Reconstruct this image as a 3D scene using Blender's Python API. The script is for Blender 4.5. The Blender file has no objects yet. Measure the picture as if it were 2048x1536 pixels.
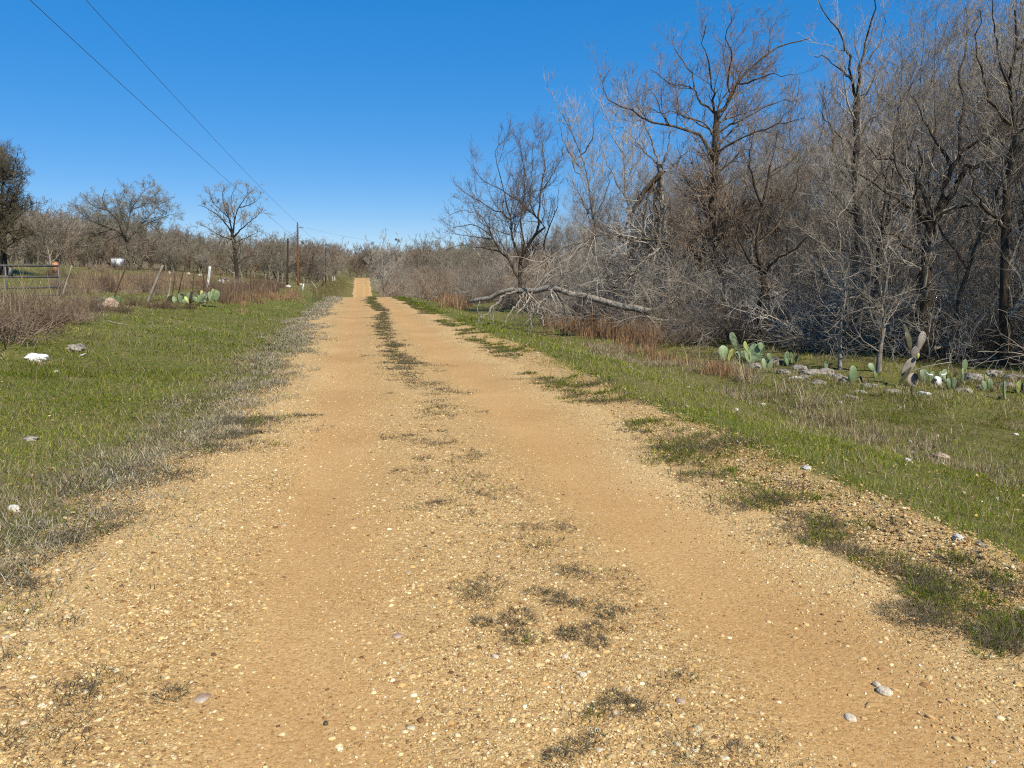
import bpy, math, random
import numpy as np
from mathutils import Vector, Matrix

S = bpy.context.scene
C = S.collection
R = math.radians
rng = np.random.default_rng(11)
random.seed(5)

# ------------------------------------------------------------------ camera, sky, sun, exposure
W, H, F = 2048.0, 1536.0, 1538.0          # the photograph's frame and focal length in its pixels
HORIZ = 545.0
EYE = 1.6
PITCH = math.atan((H / 2 - HORIZ) / F)
YAW = R(11.0)
cam_d = bpy.data.cameras.new('camera')
cam = bpy.data.objects.new('camera', cam_d)
C.objects.link(cam)
cam.location = (0, 0, EYE)
cam.rotation_euler = (R(90) - PITCH, 0, -YAW)
cam_d.sensor_width = 36
cam_d.lens = F / W * 36
cam_d.clip_start = 0.05
cam_d.clip_end = 20000
S.camera = cam

SUN_EL, SUN_AZ = R(46), R(160)              # azimuth measured from the road (+Y) towards +X
world = bpy.data.worlds.new('World')
S.world = world
world.use_nodes = True
wn = world.node_tree
bg = wn.nodes['Background']
sky = wn.nodes.new('ShaderNodeTexSky')
sky.sky_type = 'NISHITA'
sky.sun_disc = False
sky.sun_elevation = SUN_EL
sky.sun_rotation = SUN_AZ
sky.altitude = 2500
sky.air_density = 1.0
sky.dust_density = 0.0
sky.ozone_density = 8.0
def _scale(src, k):
    n = wn.nodes.new('ShaderNodeVectorMath'); n.operation = 'SCALE'; n.inputs['Scale'].default_value = k
    wn.links.new(src, n.inputs[0]); return n.outputs[0]
gm = wn.nodes.new('ShaderNodeGamma'); gm.inputs['Gamma'].default_value = .42
hs = wn.nodes.new('ShaderNodeHueSaturation')
hs.inputs['Saturation'].default_value = 2.0
hs.inputs['Hue'].default_value = 0.511
wn.links.new(_scale(sky.outputs[0], .1), gm.inputs['Color'])
wn.links.new(gm.outputs[0], hs.inputs['Color'])
wn.links.new(_scale(hs.outputs[0], 7.6), bg.inputs[0])
bg.inputs[1].default_value = 0.10

sun_d = bpy.data.lights.new('sun', 'SUN')
sun_d.energy = 5.0
sun_d.angle = R(0.53)
sun_d.color = (1.0, 0.92, 0.78)
sun = bpy.data.objects.new('sun', sun_d)
C.objects.link(sun)
SD = Vector((math.cos(SUN_EL) * math.sin(SUN_AZ), math.cos(SUN_EL) * math.cos(SUN_AZ), math.sin(SUN_EL)))
sun.rotation_euler = SD.to_track_quat('Z', 'Y').to_euler()
sun.location = SD * 60

S.view_settings.view_transform = 'Standard'
S.view_settings.look = 'None'
S.view_settings.exposure = 0.36
S.view_settings.gamma = 1.0
S.cycles.max_bounces = 5
S.cycles.diffuse_bounces = 2
S.cycles.glossy_bounces = 2
S.cycles.transmission_bounces = 2
S.cycles.transparent_max_bounces = 4
S.cycles.use_denoising = False
S.cycles.filter_width = 1.15

# ------------------------------------------------------------------ numbers
def sstep(a, b, x):
    t = np.clip((np.asarray(x, float) - a) / (b - a), 0, 1)
    return t * t * (3 - 2 * t)

def _hash(ix, iy, seed):
    with np.errstate(over='ignore'):
        h = (ix.astype(np.int64) * 374761393 + iy.astype(np.int64) * 668265263 + seed * 974634777) & 0xffffffff
        h = ((h ^ (h >> 13)) * 1274126177) & 0xffffffff
        h = ((h ^ (h >> 16)) * 2246822519) & 0xffffffff
    return ((h ^ (h >> 15)) & 0xffffff) / float(0xffffff)

def vnoise(x, y, seed=0):
    x = np.asarray(x, float); y = np.asarray(y, float)
    x, y = np.broadcast_arrays(x, y)
    ix = np.floor(x); iy = np.floor(y)
    fx = x - ix; fy = y - iy
    fx = fx * fx * (3 - 2 * fx); fy = fy * fy * (3 - 2 * fy)
    a = _hash(ix, iy, seed); b = _hash(ix + 1, iy, seed)
    c = _hash(ix, iy + 1, seed); d = _hash(ix + 1, iy + 1, seed)
    return (a * (1 - fx) + b * fx) * (1 - fy) + (c * (1 - fx) + d * fx) * fy

def fbm(x, y, seed=0, oct=3):
    s = 0; a = 0.5; t = 0
    for k in range(oct):
        s = s + a * vnoise(np.asarray(x) * 2 ** k, np.asarray(y) * 2 ** k, seed + 17 * k); t += a; a *= 0.55
    return s / t

# ------------------------------------------------------------------ the lie of the land (metres; the road runs along +Y)
_RY = np.array([-80, -30, 0, 30, 50, 62, 70, 80, 100, 130, 165, 195, 223, 240, 260, 277, 290, 300, 330, 420, 700, 4000], float)
_RZ = np.array([.3, .1, 0, -.10, -.28, -.42, -.56, -.98, -2.0, -4.2, -6.6, -6.5, -5.2, -4.05, -2.35, -1.05, -.5, -.4, -.7, -2.5, -3, -3], float)
_fy = np.arange(-90, 900, 1.0)
_fz = np.interp(_fy, _RY, _RZ)
_k = np.hanning(9); _k /= _k.sum()
_fzs = np.convolve(np.pad(_fz, 4, mode='edge'), _k, mode='valid')
_BY = np.array([-80, 0, 40, 70, 110, 150, 200, 260, 300, 420, 700, 4000], float)
_BZ = np.array([.2, 0, 0, -.25, -.75, -1.1, -1.1, -.3, .1, 1.0, 2.0, 2.0], float)

def road_z(y):
    return np.interp(y, _fy, _fzs)

def edge_l(y):
    y = np.asarray(y, float)
    base = np.interp(y, [0, 3, 5, 8, 14, 40, 70, 300], [-2.25, -2.2, -1.75, -1.45, -1.35, -1.7, -2.1, -2.1])
    return base + (vnoise(y / 1.7, 0 * y, 3) - .5) * .5 + (vnoise(y / .45, 0 * y, 4) - .5) * .22

def edge_r(y):
    y = np.asarray(y, float)
    return 2.62 + (vnoise(y / 1.9, 0 * y, 5) - .5) * .4 + (vnoise(y / .5, 0 * y, 6) - .5) * .2

def ground_z(x, y):
    x = np.asarray(x, float); y = np.asarray(y, float)
    zr = road_z(y)
    b = np.interp(y, _BY, _BZ)
    # left
    gl = .5 * sstep(-2.3, -7.5, x) + .08 * sstep(-7, -10, x)
    far = sstep(18, 85, y)
    gl = gl + far * 3.6 * np.tanh(np.maximum(-x - 10, 0) * .115 / 3.6) + (1 - far) * .015 * np.maximum(-x - 10, 0) * (x > -60)
    wl = sstep(-9, -2.8, x)
    # right
    gr = .05 * np.exp(-((x - 3.45) / .25) ** 2) * sstep(40, 15, y) - .46 * sstep(3.7, 6.4, x) + .06 * sstep(7.5, 13, x) + .25 * sstep(14, 40, x)
    wr = sstep(13, 5.5, x)
    left = x < 0.4
    w = np.where(left, wl, wr)
    z = zr * w + b * (1 - w) + np.where(left, gl, gr)
    # crown and wheel tracks of the road
    z = z - .035 * np.exp(-((x + .35) / .38) ** 2) - .04 * np.exp(-((x - 1.72) / .38) ** 2)
    off = np.where(left, sstep(-1.5, -3.2, x), sstep(2.9, 4.2, x))
    z = z + off * ((fbm(x * .45, y * .45, 21) - .5) * .22 + (vnoise(x * 2.1, y * 2.1, 22) - .5) * .05)
    z = z + (1 - off) * ((fbm(x * .7, y * .35, 23) - .5) * .045)
    # far country
    r = np.hypot(x, y)
    z = z + sstep(330, 1500, r) * (6 + 30 * fbm(x / 600.0, y / 600.0, 31))
    return z

# ------------------------------------------------------------------ camera rays, used to find where things stand
_cf = np.array([math.sin(YAW) * math.cos(PITCH), math.cos(YAW) * math.cos(PITCH), -math.sin(PITCH)])
_cr = np.array([math.cos(YAW), -math.sin(YAW), 0])
_cu = np.cross(_cr, _cf)
_ch = np.array([math.sin(YAW), math.cos(YAW), 0])

def ray(px, py):
    d = _cf + _cr * ((px - W / 2) / F) + _cu * ((H / 2 - py) / F)
    return d

def P(px, py, d):
    """Point seen at that pixel, d metres ahead of the camera measured on the level."""
    v = ray(px, py)
    return np.array([0, 0, EYE]) + v * (d / (v @ _ch))

def G(px, py, far=400):
    """Where that pixel's sight line meets the ground."""
    v = ray(px, py); v = v / (v @ _ch)
    t = np.concatenate([np.arange(1, 60, .05), np.arange(60, far, .25)])
    q = np.array([0, 0, EYE]) + v[None] * t[:, None]
    hit = np.nonzero(q[:, 2] <= ground_z(q[:, 0], q[:, 1]))[0]
    p = q[hit[0]] if len(hit) else q[-1]
    return np.array([p[0], p[1], float(ground_z(p[0], p[1]))])

def on_ground(px, d):
    p = P(px, HORIZ, d)
    return np.array([p[0], p[1], float(ground_z(p[0], p[1]))])

# ------------------------------------------------------------------ objects
def tag(o, label=None, cat=None, group=None, kind=None):
    if label: o['label'] = label
    if cat: o['category'] = cat
    if group: o['group'] = group
    if kind: o['kind'] = kind
    return o

def empty(name, loc, rz=0.0, sc=1.0):
    o = bpy.data.objects.new(name, None)
    C.objects.link(o)
    o.location = tuple(loc); o.rotation_euler = (0, 0, rz); o.scale = (sc, sc, sc)
    o.empty_display_size = .2
    return o

def mesh_np(name, v, quads=None, tris=None, col=None, smooth=True, attrs=None):
    me = bpy.data.meshes.new(name)
    v = np.ascontiguousarray(v, dtype=np.float32)
    nq = 0 if quads is None else len(quads)
    nt = 0 if tris is None else len(tris)
    idx = []
    if nq: idx.append(np.asarray(quads, np.int32).ravel())
    if nt: idx.append(np.asarray(tris, np.int32).ravel())
    idx = np.concatenate(idx) if idx else np.zeros(0, np.int32)
    me.vertices.add(len(v)); me.vertices.foreach_set('co', v.ravel())
    me.loops.add(len(idx)); me.loops.foreach_set('vertex_index', idx)
    me.polygons.add(nq + nt)
    st = np.concatenate([np.arange(nq) * 4, nq * 4 + np.arange(nt) * 3]).astype(np.int32)
    me.polygons.foreach_set('loop_start', st)
    if smooth: me.polygons.foreach_set('use_smooth', np.ones(nq + nt, bool))
    me.update(calc_edges=True)
    if col is not None:
        a = me.attributes.new('Col', 'FLOAT_COLOR', 'POINT')
        c4 = np.ones((len(v), 4), np.float32); c4[:, :3] = col
        a.data.foreach_set('color', c4.ravel())
    for k, val in (attrs or {}).items():
        a = me.attributes.new(k, 'FLOAT', 'POINT')
        a.data.foreach_set('value', np.asarray(val, np.float32).ravel())
    return me

def obj(name, me, mat=None, parent=None, loc=None):
    o = bpy.data.objects.new(name, me)
    C.objects.link(o)
    if mat is not None and me is not None and not me.materials: me.materials.append(mat)
    if parent is not None: o.parent = parent
    if loc is not None: o.location = tuple(loc)
    return o

class MB:
    """Collects shapes for one mesh."""
    def __init__(s): s.v = []; s.q = []; s.t = []; s.c = []; s.n = 0
    def add(s, v, q=None, t=None, col=None):
        v = np.asarray(v, float)
        if q is not None and len(q): s.q.append(np.asarray(q) + s.n)
        if t is not None and len(t): s.t.append(np.asarray(t) + s.n)
        s.v.append(v); s.n += len(v)
        if col is not None:
            col = np.asarray(col, float)
            s.c.append(np.broadcast_to(col, (len(v), 3)))
    def mesh(s, name, smooth=True):
        return mesh_np(name, np.concatenate(s.v), np.concatenate(s.q) if s.q else None, np.concatenate(s.t) if s.t else None,
                       np.concatenate(s.c) if s.c else None, smooth)
    def build(s, name, mat, parent=None, loc=None, smooth=True):
        return obj(name, s.mesh(name, smooth), mat, parent, loc)

def unit(v):
    return v / np.maximum(np.linalg.norm(v, axis=-1, keepdims=True), 1e-9)

def tubes(Pn, Rn, k):
    """Many polylines (N,S,3) with radii (N,S) as k-sided tubes -> verts, quads."""
    N, Sg, _ = Pn.shape
    T = np.empty_like(Pn)
    T[:, 1:-1] = Pn[:, 2:] - Pn[:, :-2]
    T[:, 0] = Pn[:, 1] - Pn[:, 0]; T[:, -1] = Pn[:, -1] - Pn[:, -2]
    T = unit(T)
    ref = np.zeros((N, 1, 3)); t0 = unit(Pn[:, -1] - Pn[:, 0])
    vert = np.abs(t0[:, 2]) > .85
    ref[~vert, 0, 2] = 1; ref[vert, 0, 0] = 1
    U = unit(np.cross(T, np.broadcast_to(ref, T.shape))); V = np.cross(T, U)
    a = np.arange(k) / k * 2 * np.pi
    ring = U[:, :, None] * np.cos(a)[None, None, :, None] + V[:, :, None] * np.sin(a)[None, None, :, None]
    v = Pn[:, :, None] + ring * Rn[:, :, None, None]
    b = (np.arange(N) * Sg * k)[:, None, None] + (np.arange(Sg - 1) * k)[None, :, None]
    j = np.arange(k)[None, None]; j2 = (np.arange(k) + 1) % k
    q = np.stack([b + j, b + j2[None, None], b + k + j2[None, None], b + k + j], -1)
    return v.reshape(-1, 3), q.reshape(-1, 4)

def tube_cap(pts, rad, k=8):
    """One tube with closed ends."""
    pts = np.asarray(pts, float); rad = np.broadcast_to(np.asarray(rad, float), (len(pts),))
    v, q = tubes(pts[None], rad[None], k)
    n = len(v)
    v = np.concatenate([v, pts[:1], pts[-1:]])
    j = np.arange(k); j2 = (j + 1) % k
    t = np.concatenate([np.stack([j2, j, np.full(k, n)], -1), np.stack([n - k + j, n - k + j2, np.full(k, n + 1)], -1)])
    return v, q, t

def resample(pts, n, jit=0.0, rg=None):
    pts = np.asarray(pts, float)
    # Catmull-Rom
    e = np.concatenate([[2 * pts[0] - pts[1]], pts, [2 * pts[-1] - pts[-2]]])
    out = []
    for i in range(len(pts) - 1):
        p0, p1, p2, p3 = e[i:i + 4]
        for t in np.linspace(0, 1, 8, endpoint=False):
            out.append(.5 * ((2 * p1) + (p2 - p0) * t + (2 * p0 - 5 * p1 + 4 * p2 - p3) * t * t + (3 * p1 - p0 - 3 * p2 + p3) * t ** 3))
    out.append(pts[-1]); out = np.array(out)
    s = np.concatenate([[0], np.cumsum(np.linalg.norm(np.diff(out, axis=0), axis=1))])
    u = np.linspace(0, s[-1], n)
    r = np.stack([np.interp(u, s, out[:, k]) for k in range(3)], 1)
    if jit and rg is not None:
        d = rg.normal(0, jit, r.shape); d[0] = 0; d[-1] = 0
        r = r + d
    return r

def box(cx, cy, cz, sx, sy, sz):
    v = np.array([[x, y, z] for x in (-.5, .5) for y in (-.5, .5) for z in (-.5, .5)]) * [sx, sy, sz] + [cx, cy, cz]
    q = [[0, 1, 3, 2], [4, 6, 7, 5], [0, 4, 5, 1], [2, 3, 7, 6], [0, 2, 6, 4], [1, 5, 7, 3]]
    return v, q

def sphere(nu=16, nv=10):
    th = np.linspace(0, np.pi, nv + 1)[1:-1]; ph = np.arange(nu) / nu * 2 * np.pi
    v = np.array([[math.sin(t) * math.cos(p), math.sin(t) * math.sin(p), math.cos(t)] for t in th for p in ph])
    n = len(v); v = np.concatenate([v, [[0, 0, 1], [0, 0, -1]]])
    q = []; tr = []
    for i in range(nv - 2):
        for j in range(nu):
            a = i * nu + j; b = i * nu + (j + 1) % nu
            q.append([a, a + nu, b + nu, b])
    for j in range(nu):
        tr.append([n, j, (j + 1) % nu]); tr.append([n + 1, (nv - 2) * nu + (j + 1) % nu, (nv - 2) * nu + j])
    return v, np.array(q), np.array(tr)

# ------------------------------------------------------------------ materials
def new_mat(name):
    m = bpy.data.materials.new(name); m.use_nodes = True
    nt = m.node_tree
    return m, nt, nt.nodes['Principled BSDF']

def node(nt, kind, **kw):
    n = nt.nodes.new(kind)
    for k, v in kw.items():
        if k in n.inputs.keys(): n.inputs[k].default_value = v
        else: setattr(n, k, v)
    return n

def ramp(nt, stops):
    n = nt.nodes.new('ShaderNodeValToRGB')
    e = n.color_ramp.elements
    while len(e) < len(stops): e.new(.5)
    for i, (p, c) in enumerate(stops):
        e[i].position = p; e[i].color = (*c, 1) if len(c) == 3 else c
    return n

def mix(nt, fac, a, b, blend='MIX'):
    n = nt.nodes.new('ShaderNodeMix'); n.data_type = 'RGBA'; n.blend_type = blend
    for s, v in ((n.inputs[0], fac), (n.inputs[6], a), (n.inputs[7], b)):
        if isinstance(v, bpy.types.NodeSocket): nt.links.new(v, s)
        elif isinstance(v, (int, float)): s.default_value = v
        else: s.default_value = (*v, 1)
    return n.outputs[2]

def math_(nt, op, a, b=0.0, clamp=False):
    n = nt.nodes.new('ShaderNodeMath'); n.operation = op; n.use_clamp = clamp
    for s, v in ((n.inputs[0], a), (n.inputs[1], b)):
        if isinstance(v, bpy.types.NodeSocket): nt.links.new(v, s)
        else: s.default_value = v
    return n.outputs[0]

def noise(nt, co, scale, detail=4, rough=.6):
    n = node(nt, 'ShaderNodeTexNoise', Scale=scale, Detail=detail, Roughness=rough)
    nt.links.new(co, n.inputs['Vector'])
    return n.outputs[0]

def voro(nt, co, scale, feature='F1', rand=1.0):
    n = node(nt, 'ShaderNodeTexVoronoi', Scale=scale, Randomness=rand); n.feature = feature
    nt.links.new(co, n.inputs['Vector'])
    return n

def coord(nt, out='Object'):
    return nt.nodes.new('ShaderNodeTexCoord').outputs[out]

def bump(nt, h, bsdf, strength=.5, dist=.02):
    b = node(nt, 'ShaderNodeBump', Strength=strength, Distance=dist)
    nt.links.new(h, b.inputs['Height']); nt.links.new(b.outputs[0], bsdf.inputs['Normal'])
    return b

def gravel_color(nt, co, track, pale=None):
    """Colour and height of the gravel: sand with stones of several sizes; track = packed sand of the wheel ruts."""
    v1 = voro(nt, co, 42); v2 = voro(nt, co, 105); v3 = voro(nt, co, 230); v4 = voro(nt, co, 480)
    stops = [(0, (0.076, 0.036, 0.013)), (.11, (0.185, 0.100, 0.034)), (.25, (0.386, 0.232, 0.085)), (.55, (0.496, 0.316, 0.125)), (.82, (0.596, 0.416, 0.185)), (1, (0.722, 0.584, 0.322))]
    def rnd(v):
        s = nt.nodes.new('ShaderNodeSeparateColor'); nt.links.new(v.outputs['Color'], s.inputs[0]); return s.outputs[0]
    def rc(v, st):
        r = ramp(nt, st); nt.links.new(rnd(v), r.inputs[0]); return r.outputs[0]
    c1 = rc(v1, stops); c2 = rc(v2, stops); c3 = mix(nt, .45, rc(v3, stops), rc(v4, stops))
    sand = mix(nt, noise(nt, co, 3.0, 5), (0.454, 0.274, 0.101), (0.538, 0.352, 0.147))
    sand = mix(nt, math_(nt, 'MULTIPLY', track, .75), sand, (.50, .272, .105))
    sand = mix(nt, .55, sand, mix(nt, .5, c2, c3))
    dark2 = ramp(nt, [(0, (1, 1, 1)), (.62, (1, 1, 1)), (.95, (.62, .55, .48))]); nt.links.new(v2.outputs['Distance'], dark2.inputs[0])
    fine = mix(nt, .38, c2, c3)
    coarse = mix(nt, noise(nt, co, 9, 3), fine, c1)
    stony = math_(nt, 'MULTIPLY_ADD', noise(nt, co, 1.1, 5), 1.9)
    nt.nodes[-1].inputs[2].default_value = -.45
    nt.nodes[-1].use_clamp = True
    stony = math_(nt, 'MULTIPLY', stony, math_(nt, 'SUBTRACT', 1.0, track, True), True)
    col = mix(nt, stony, sand, coarse)
    for sc_, lim, keep in ((64, .15, .38), (130, .17, .45)):       # dark grains, and the shade of small pits painted into the colour
        vs = voro(nt, co, sc_)
        rr = ramp(nt, [(lim, (1, 1, 1)), (lim + .02, (0, 0, 0))]); nt.links.new(rnd(vs), rr.inputs[0])
        dd = ramp(nt, [(.28, (1, 1, 1)), (.45, (0, 0, 0))]); nt.links.new(vs.outputs['Distance'], dd.inputs[0])
        f_ = math_(nt, 'MULTIPLY', math_(nt, 'MULTIPLY', rr.outputs[0], dd.outputs[0]), math_(nt, 'SUBTRACT', 1.0, math_(nt, 'MULTIPLY', track, .6)))
        col = mix(nt, f_, col, mix(nt, 1.0, col, (keep, keep * .85, keep * .7), 'MULTIPLY'))
    tone = ramp(nt, [(.3, (.86, .80, .72)), (.7, (1.06, 1.05, 1.03))]); nt.links.new(noise(nt, co, .55, 4), tone.inputs[0])
    col = mix(nt, 1.0, col, tone.outputs[0], 'MULTIPLY')
    if pale is not None: col = mix(nt, math_(nt, 'MULTIPLY', pale, .5), col, mix(nt, .5, c2, (0.655, 0.504, 0.252)))
    h = math_(nt, 'MULTIPLY', v1.outputs['Distance'], -.8)
    h = math_(nt, 'ADD', h, math_(nt, 'MULTIPLY', v2.outputs['Distance'], -.55))
    h = math_(nt, 'ADD', h, math_(nt, 'MULTIPLY', v3.outputs['Distance'], -.35))
    h = math_(nt, 'MULTIPLY', h, math_(nt, 'ADD', math_(nt, 'MULTIPLY', stony, .75), .25))
    return col, h, stony

def attr(nt, name, out='Fac'):
    a = nt.nodes.new('ShaderNodeAttribute'); a.attribute_name = name
    return a.outputs[out]

def make_road_mat():
    m, nt, b = new_mat('tan_gravel')
    co = coord(nt)
    col, h, st = gravel_color(nt, co, attr(nt, 'track'), attr(nt, 'pale'))
    nt.links.new(col, b.inputs['Base Color']); b.inputs['Roughness'].default_value = .92
    b.inputs['Specular IOR Level'].default_value = .2
    bump(nt, h, b, .9, .009)
    return m

def make_ground_mat():
    m, nt, b = new_mat('verge_soil')
    co = coord(nt)
    pv = nt.nodes.new('ShaderNodeValue'); pv.outputs[0].default_value = .8
    gcol, h, st = gravel_color(nt, co, attr(nt, 'track'), pv.outputs[0])
    n1 = noise(nt, co, 1.6, 6); n2 = noise(nt, co, 14, 5, .7)
    soil = mix(nt, n2, (.10, .072, .036), (.26, .19, .09))
    gr = ramp(nt, [(.3, (.035, .052, .006)), (.5, (.085, .118, .012)), (.62, (.15, .165, .025)), (.76, (.26, .22, .07))]); nt.links.new(n2, gr.inputs[0])
    lit = ramp(nt, [(.25, (.075, .052, .032)), (.5, (.16, .115, .068)), (.75, (.30, .23, .145))]); nt.links.new(noise(nt, co, 30, 5, .75), lit.inputs[0])
    g = math_(nt, 'ADD', attr(nt, 'green'), math_(nt, 'MULTIPLY', math_(nt, 'SUBTRACT', n1, .5), 1.1), True)
    c = mix(nt, g, soil, gr.outputs[0])
    l = math_(nt, 'ADD', attr(nt, 'litter'), math_(nt, 'MULTIPLY', math_(nt, 'SUBTRACT', n1, .5), .9), True)
    l = math_(nt, 'MULTIPLY', l, attr(nt, 'litter'))
    c = mix(nt, math_(nt, 'MULTIPLY', l, 1.6, True), c, lit.outputs[0])
    gv = math_(nt, 'ADD', attr(nt, 'gravel'), math_(nt, 'MULTIPLY', math_(nt, 'SUBTRACT', noise(nt, co, 5, 6, .7), .5), 1.5))
    r = ramp(nt, [(.42, (0, 0, 0)), (.58, (1, 1, 1))]); nt.links.new(gv, r.inputs[0])
    c = mix(nt, r.outputs[0], c, gcol)
    nt.links.new(c, b.inputs['Base Color']); b.inputs['Roughness'].default_value = .95
    b.inputs['Specular IOR Level'].default_value = .15
    hh = math_(nt, 'ADD', math_(nt, 'MULTIPLY', n2, 1.2), math_(nt, 'MULTIPLY', h, .6))
    bump(nt, hh, b, .8, .02)
    return m

def make_blade_mat(name, trans=.25, rough=.6):
    m, nt, b = new_mat(name)
    a = attr(nt, 'Col', 'Color')
    nt.links.new(a, b.inputs['Base Color']); b.inputs['Roughness'].default_value = rough
    b.inputs['Specular IOR Level'].default_value = .08
    if trans:
        t = nt.nodes.new('ShaderNodeBsdfTranslucent'); nt.links.new(a, t.inputs[0])
        mx = nt.nodes.new('ShaderNodeMixShader'); mx.inputs[0].default_value = trans
        nt.links.new(b.outputs[0], mx.inputs[1]); nt.links.new(t.outputs[0], mx.inputs[2])
        nt.links.new(mx.outputs[0], nt.nodes['Material Output'].inputs[0])
    return m

def make_bark(name, dark, mid, light, scale=7, bmp=.7, patch=None, vary=.25):
    m, nt, b = new_mat(name)
    co = coord(nt)
    st = nt.nodes.new('ShaderNodeMapping'); st.inputs['Scale'].default_value = (1, 1, .28)
    nt.links.new(co, st.inputs[0])
    n = noise(nt, st.outputs[0], scale * 3, 6, .7)
    r = ramp(nt, [(.28, dark), (.52, mid), (.75, light)]); nt.links.new(n, r.inputs[0])
    c = r.outputs[0]
    if patch:
        pr = ramp(nt, [(.52, (0, 0, 0)), (.60, (1, 1, 1))]); nt.links.new(noise(nt, co, 5.5, 5, .7), pr.inputs[0])
        c = mix(nt, pr.outputs[0], c, patch)
    oi = nt.nodes.new('ShaderNodeObjectInfo')
    vr = math_(nt, 'MULTIPLY_ADD', oi.outputs['Random'], 2 * vary); nt.nodes[-1].inputs[2].default_value = 1 - vary
    hsv = nt.nodes.new('ShaderNodeHueSaturation'); nt.links.new(vr, hsv.inputs['Value']); nt.links.new(c, hsv.inputs['Color'])
    nt.links.new(hsv.outputs[0], b.inputs['Base Color']); b.inputs['Roughness'].default_value = .9
    b.inputs['Specular IOR Level'].default_value = .2
    if bmp: bump(nt, n, b, bmp, .03)
    return m

def make_twig(name, dark, light, vary=.25):
    m, nt, b = new_mat(name)
    n = noise(nt, coord(nt), 1.7, 4, .7)
    r = ramp(nt, [(.3, dark), (.7, light)]); nt.links.new(n, r.inputs[0])
    oi = nt.nodes.new('ShaderNodeObjectInfo')
    vr = math_(nt, 'MULTIPLY_ADD', oi.outputs['Random'], 2 * vary); nt.nodes[-1].inputs[2].default_value = 1 - vary
    hsv = nt.nodes.new('ShaderNodeHueSaturation'); nt.links.new(vr, hsv.inputs['Value']); nt.links.new(r.outputs[0], hsv.inputs['Color'])
    nt.links.new(hsv.outputs[0], b.inputs['Base Color']); b.inputs['Roughness'].default_value = .85
    b.inputs['Specular IOR Level'].default_value = .2
    return m

def make_plain(name, a, bcol, scale=20, rough=.7, metal=0.0, bmp=.2):
    m, nt, b = new_mat(name)
    n = noise(nt, coord(nt), scale, 5, .65)
    r = ramp(nt, [(.35, a), (.68, bcol)]); nt.links.new(n, r.inputs[0])
    nt.links.new(r.outputs[0], b.inputs['Base Color'])
    b.inputs['Roughness'].default_value = rough; b.inputs['Metallic'].default_value = metal
    b.inputs['Specular IOR Level'].default_value = .3
    if bmp: bump(nt, n, b, bmp, .01)
    return m

M = {}
M['road'] = make_road_mat()
M['ground'] = make_ground_mat()
M['grass'] = make_blade_mat('green_grass', .3)
M['dry'] = make_blade_mat('straw', .2, .7)
M['stone'] = make_blade_mat('stone_chips', 0, .85)
M['bark'] = make_bark('grey_bark', (.024, .018, .012), (.09, .07, .05), (.24, .205, .155))
M['bark_pale'] = make_bark('pale_lichen_bark', (.10, .085, .065), (.26, .23, .19), (.46, .43, .37), patch=(.09, .075, .055))
M['bark_dark'] = make_bark('dark_bark', (.012, .009, .006), (.05, .037, .025), (.13, .10, .07))
M['twig'] = make_twig('grey_twigs', (.15, .12, .092), (.41, .36, .285))
M['twig_pale'] = make_twig('pale_twigs', (.27, .235, .185), (.55, .50, .42))
M['twig_dark'] = make_twig('brown_twigs', (.095, .07, .05), (.29, .22, .16))
M['twig_under'] = make_twig('dark_olive_twigs', (.05, .042, .025), (.15, .125, .08))
M['twig_weed'] = make_twig('dark_weed_stems', (.07, .042, .03), (.20, .13, .09))
M['twig_oak'] = make_twig('olive_grey_twigs', (.11, .098, .066), (.30, .27, .20))
M['twig_red'] = make_twig('russet_twigs', (.15, .105, .07), (.33, .25, .175))
# ------------------------------------------------------------------ ground and road
def nonuni(lo, hi, core, step, grow):
    """Grid lines: evenly spaced over core, spacing growing outwards to lo and hi."""
    a, b = core
    mid = list(np.arange(a, b + 1e-6, step))
    up = []; x = mid[-1]; s = step
    while x < hi: s *= grow; x += s; up.append(x)
    dn = []; x = mid[0]; s = step
    while x > lo: s *= grow; x -= s; dn.append(x)
    return np.array(dn[::-1] + mid + up)

def grid_mesh(xs, ys):
    X, Y = np.meshgrid(xs, ys)
    n, m = X.shape
    i = (np.arange(n - 1)[:, None] * m + np.arange(m - 1)[None]).ravel()
    return X, Y, np.stack([i, i + 1, i + m + 1, i + m], -1)

def zones(x, y):
    """gravel, green and leaf-litter weights of the open ground."""
    el = edge_l(y); er = edge_r(y)
    gl = np.exp(-np.maximum(el - x, 0) / .45)
    gr = np.exp(-np.maximum(x - er - .1, 0) / .36) + .8 * np.exp(-((x - 3.2 - .12 * np.sin(y * .5)) / .26) ** 2) * sstep(34, 12, y)
    gravel = np.where(x < .4, gl, np.clip(gr, 0, 1))
    gravel = np.where((x > el) & (x < er), 1, gravel) * sstep(326, 312, y)
    litter = np.where(x > 0, sstep(11.5, 16, x + (vnoise(x * .3, y * .3, 41) - .5) * 5), sstep(-30, -60, x) * .6)
    edge_line = np.exp(-((x - 6.4 - (vnoise(y * .4, x * 0, 43) - .5)) / .45) ** 2)
    litter = np.clip(np.maximum(litter, .3 * edge_line), 0, 1)
    green = .62 + .5 * (fbm(x * .35, y * .35, 44) - .5)
    green = np.where((x < .4), green - .35 * np.exp(-((x - el + .3) / .55) ** 2), green)
    green = np.where(x > 6.2, green - .10, green)
    green = np.where((x < -8) & (y > 25), green - .12, green) - .22 * sstep(55, 110, y)
    return gravel, np.clip(green, 0, 1), litter

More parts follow.
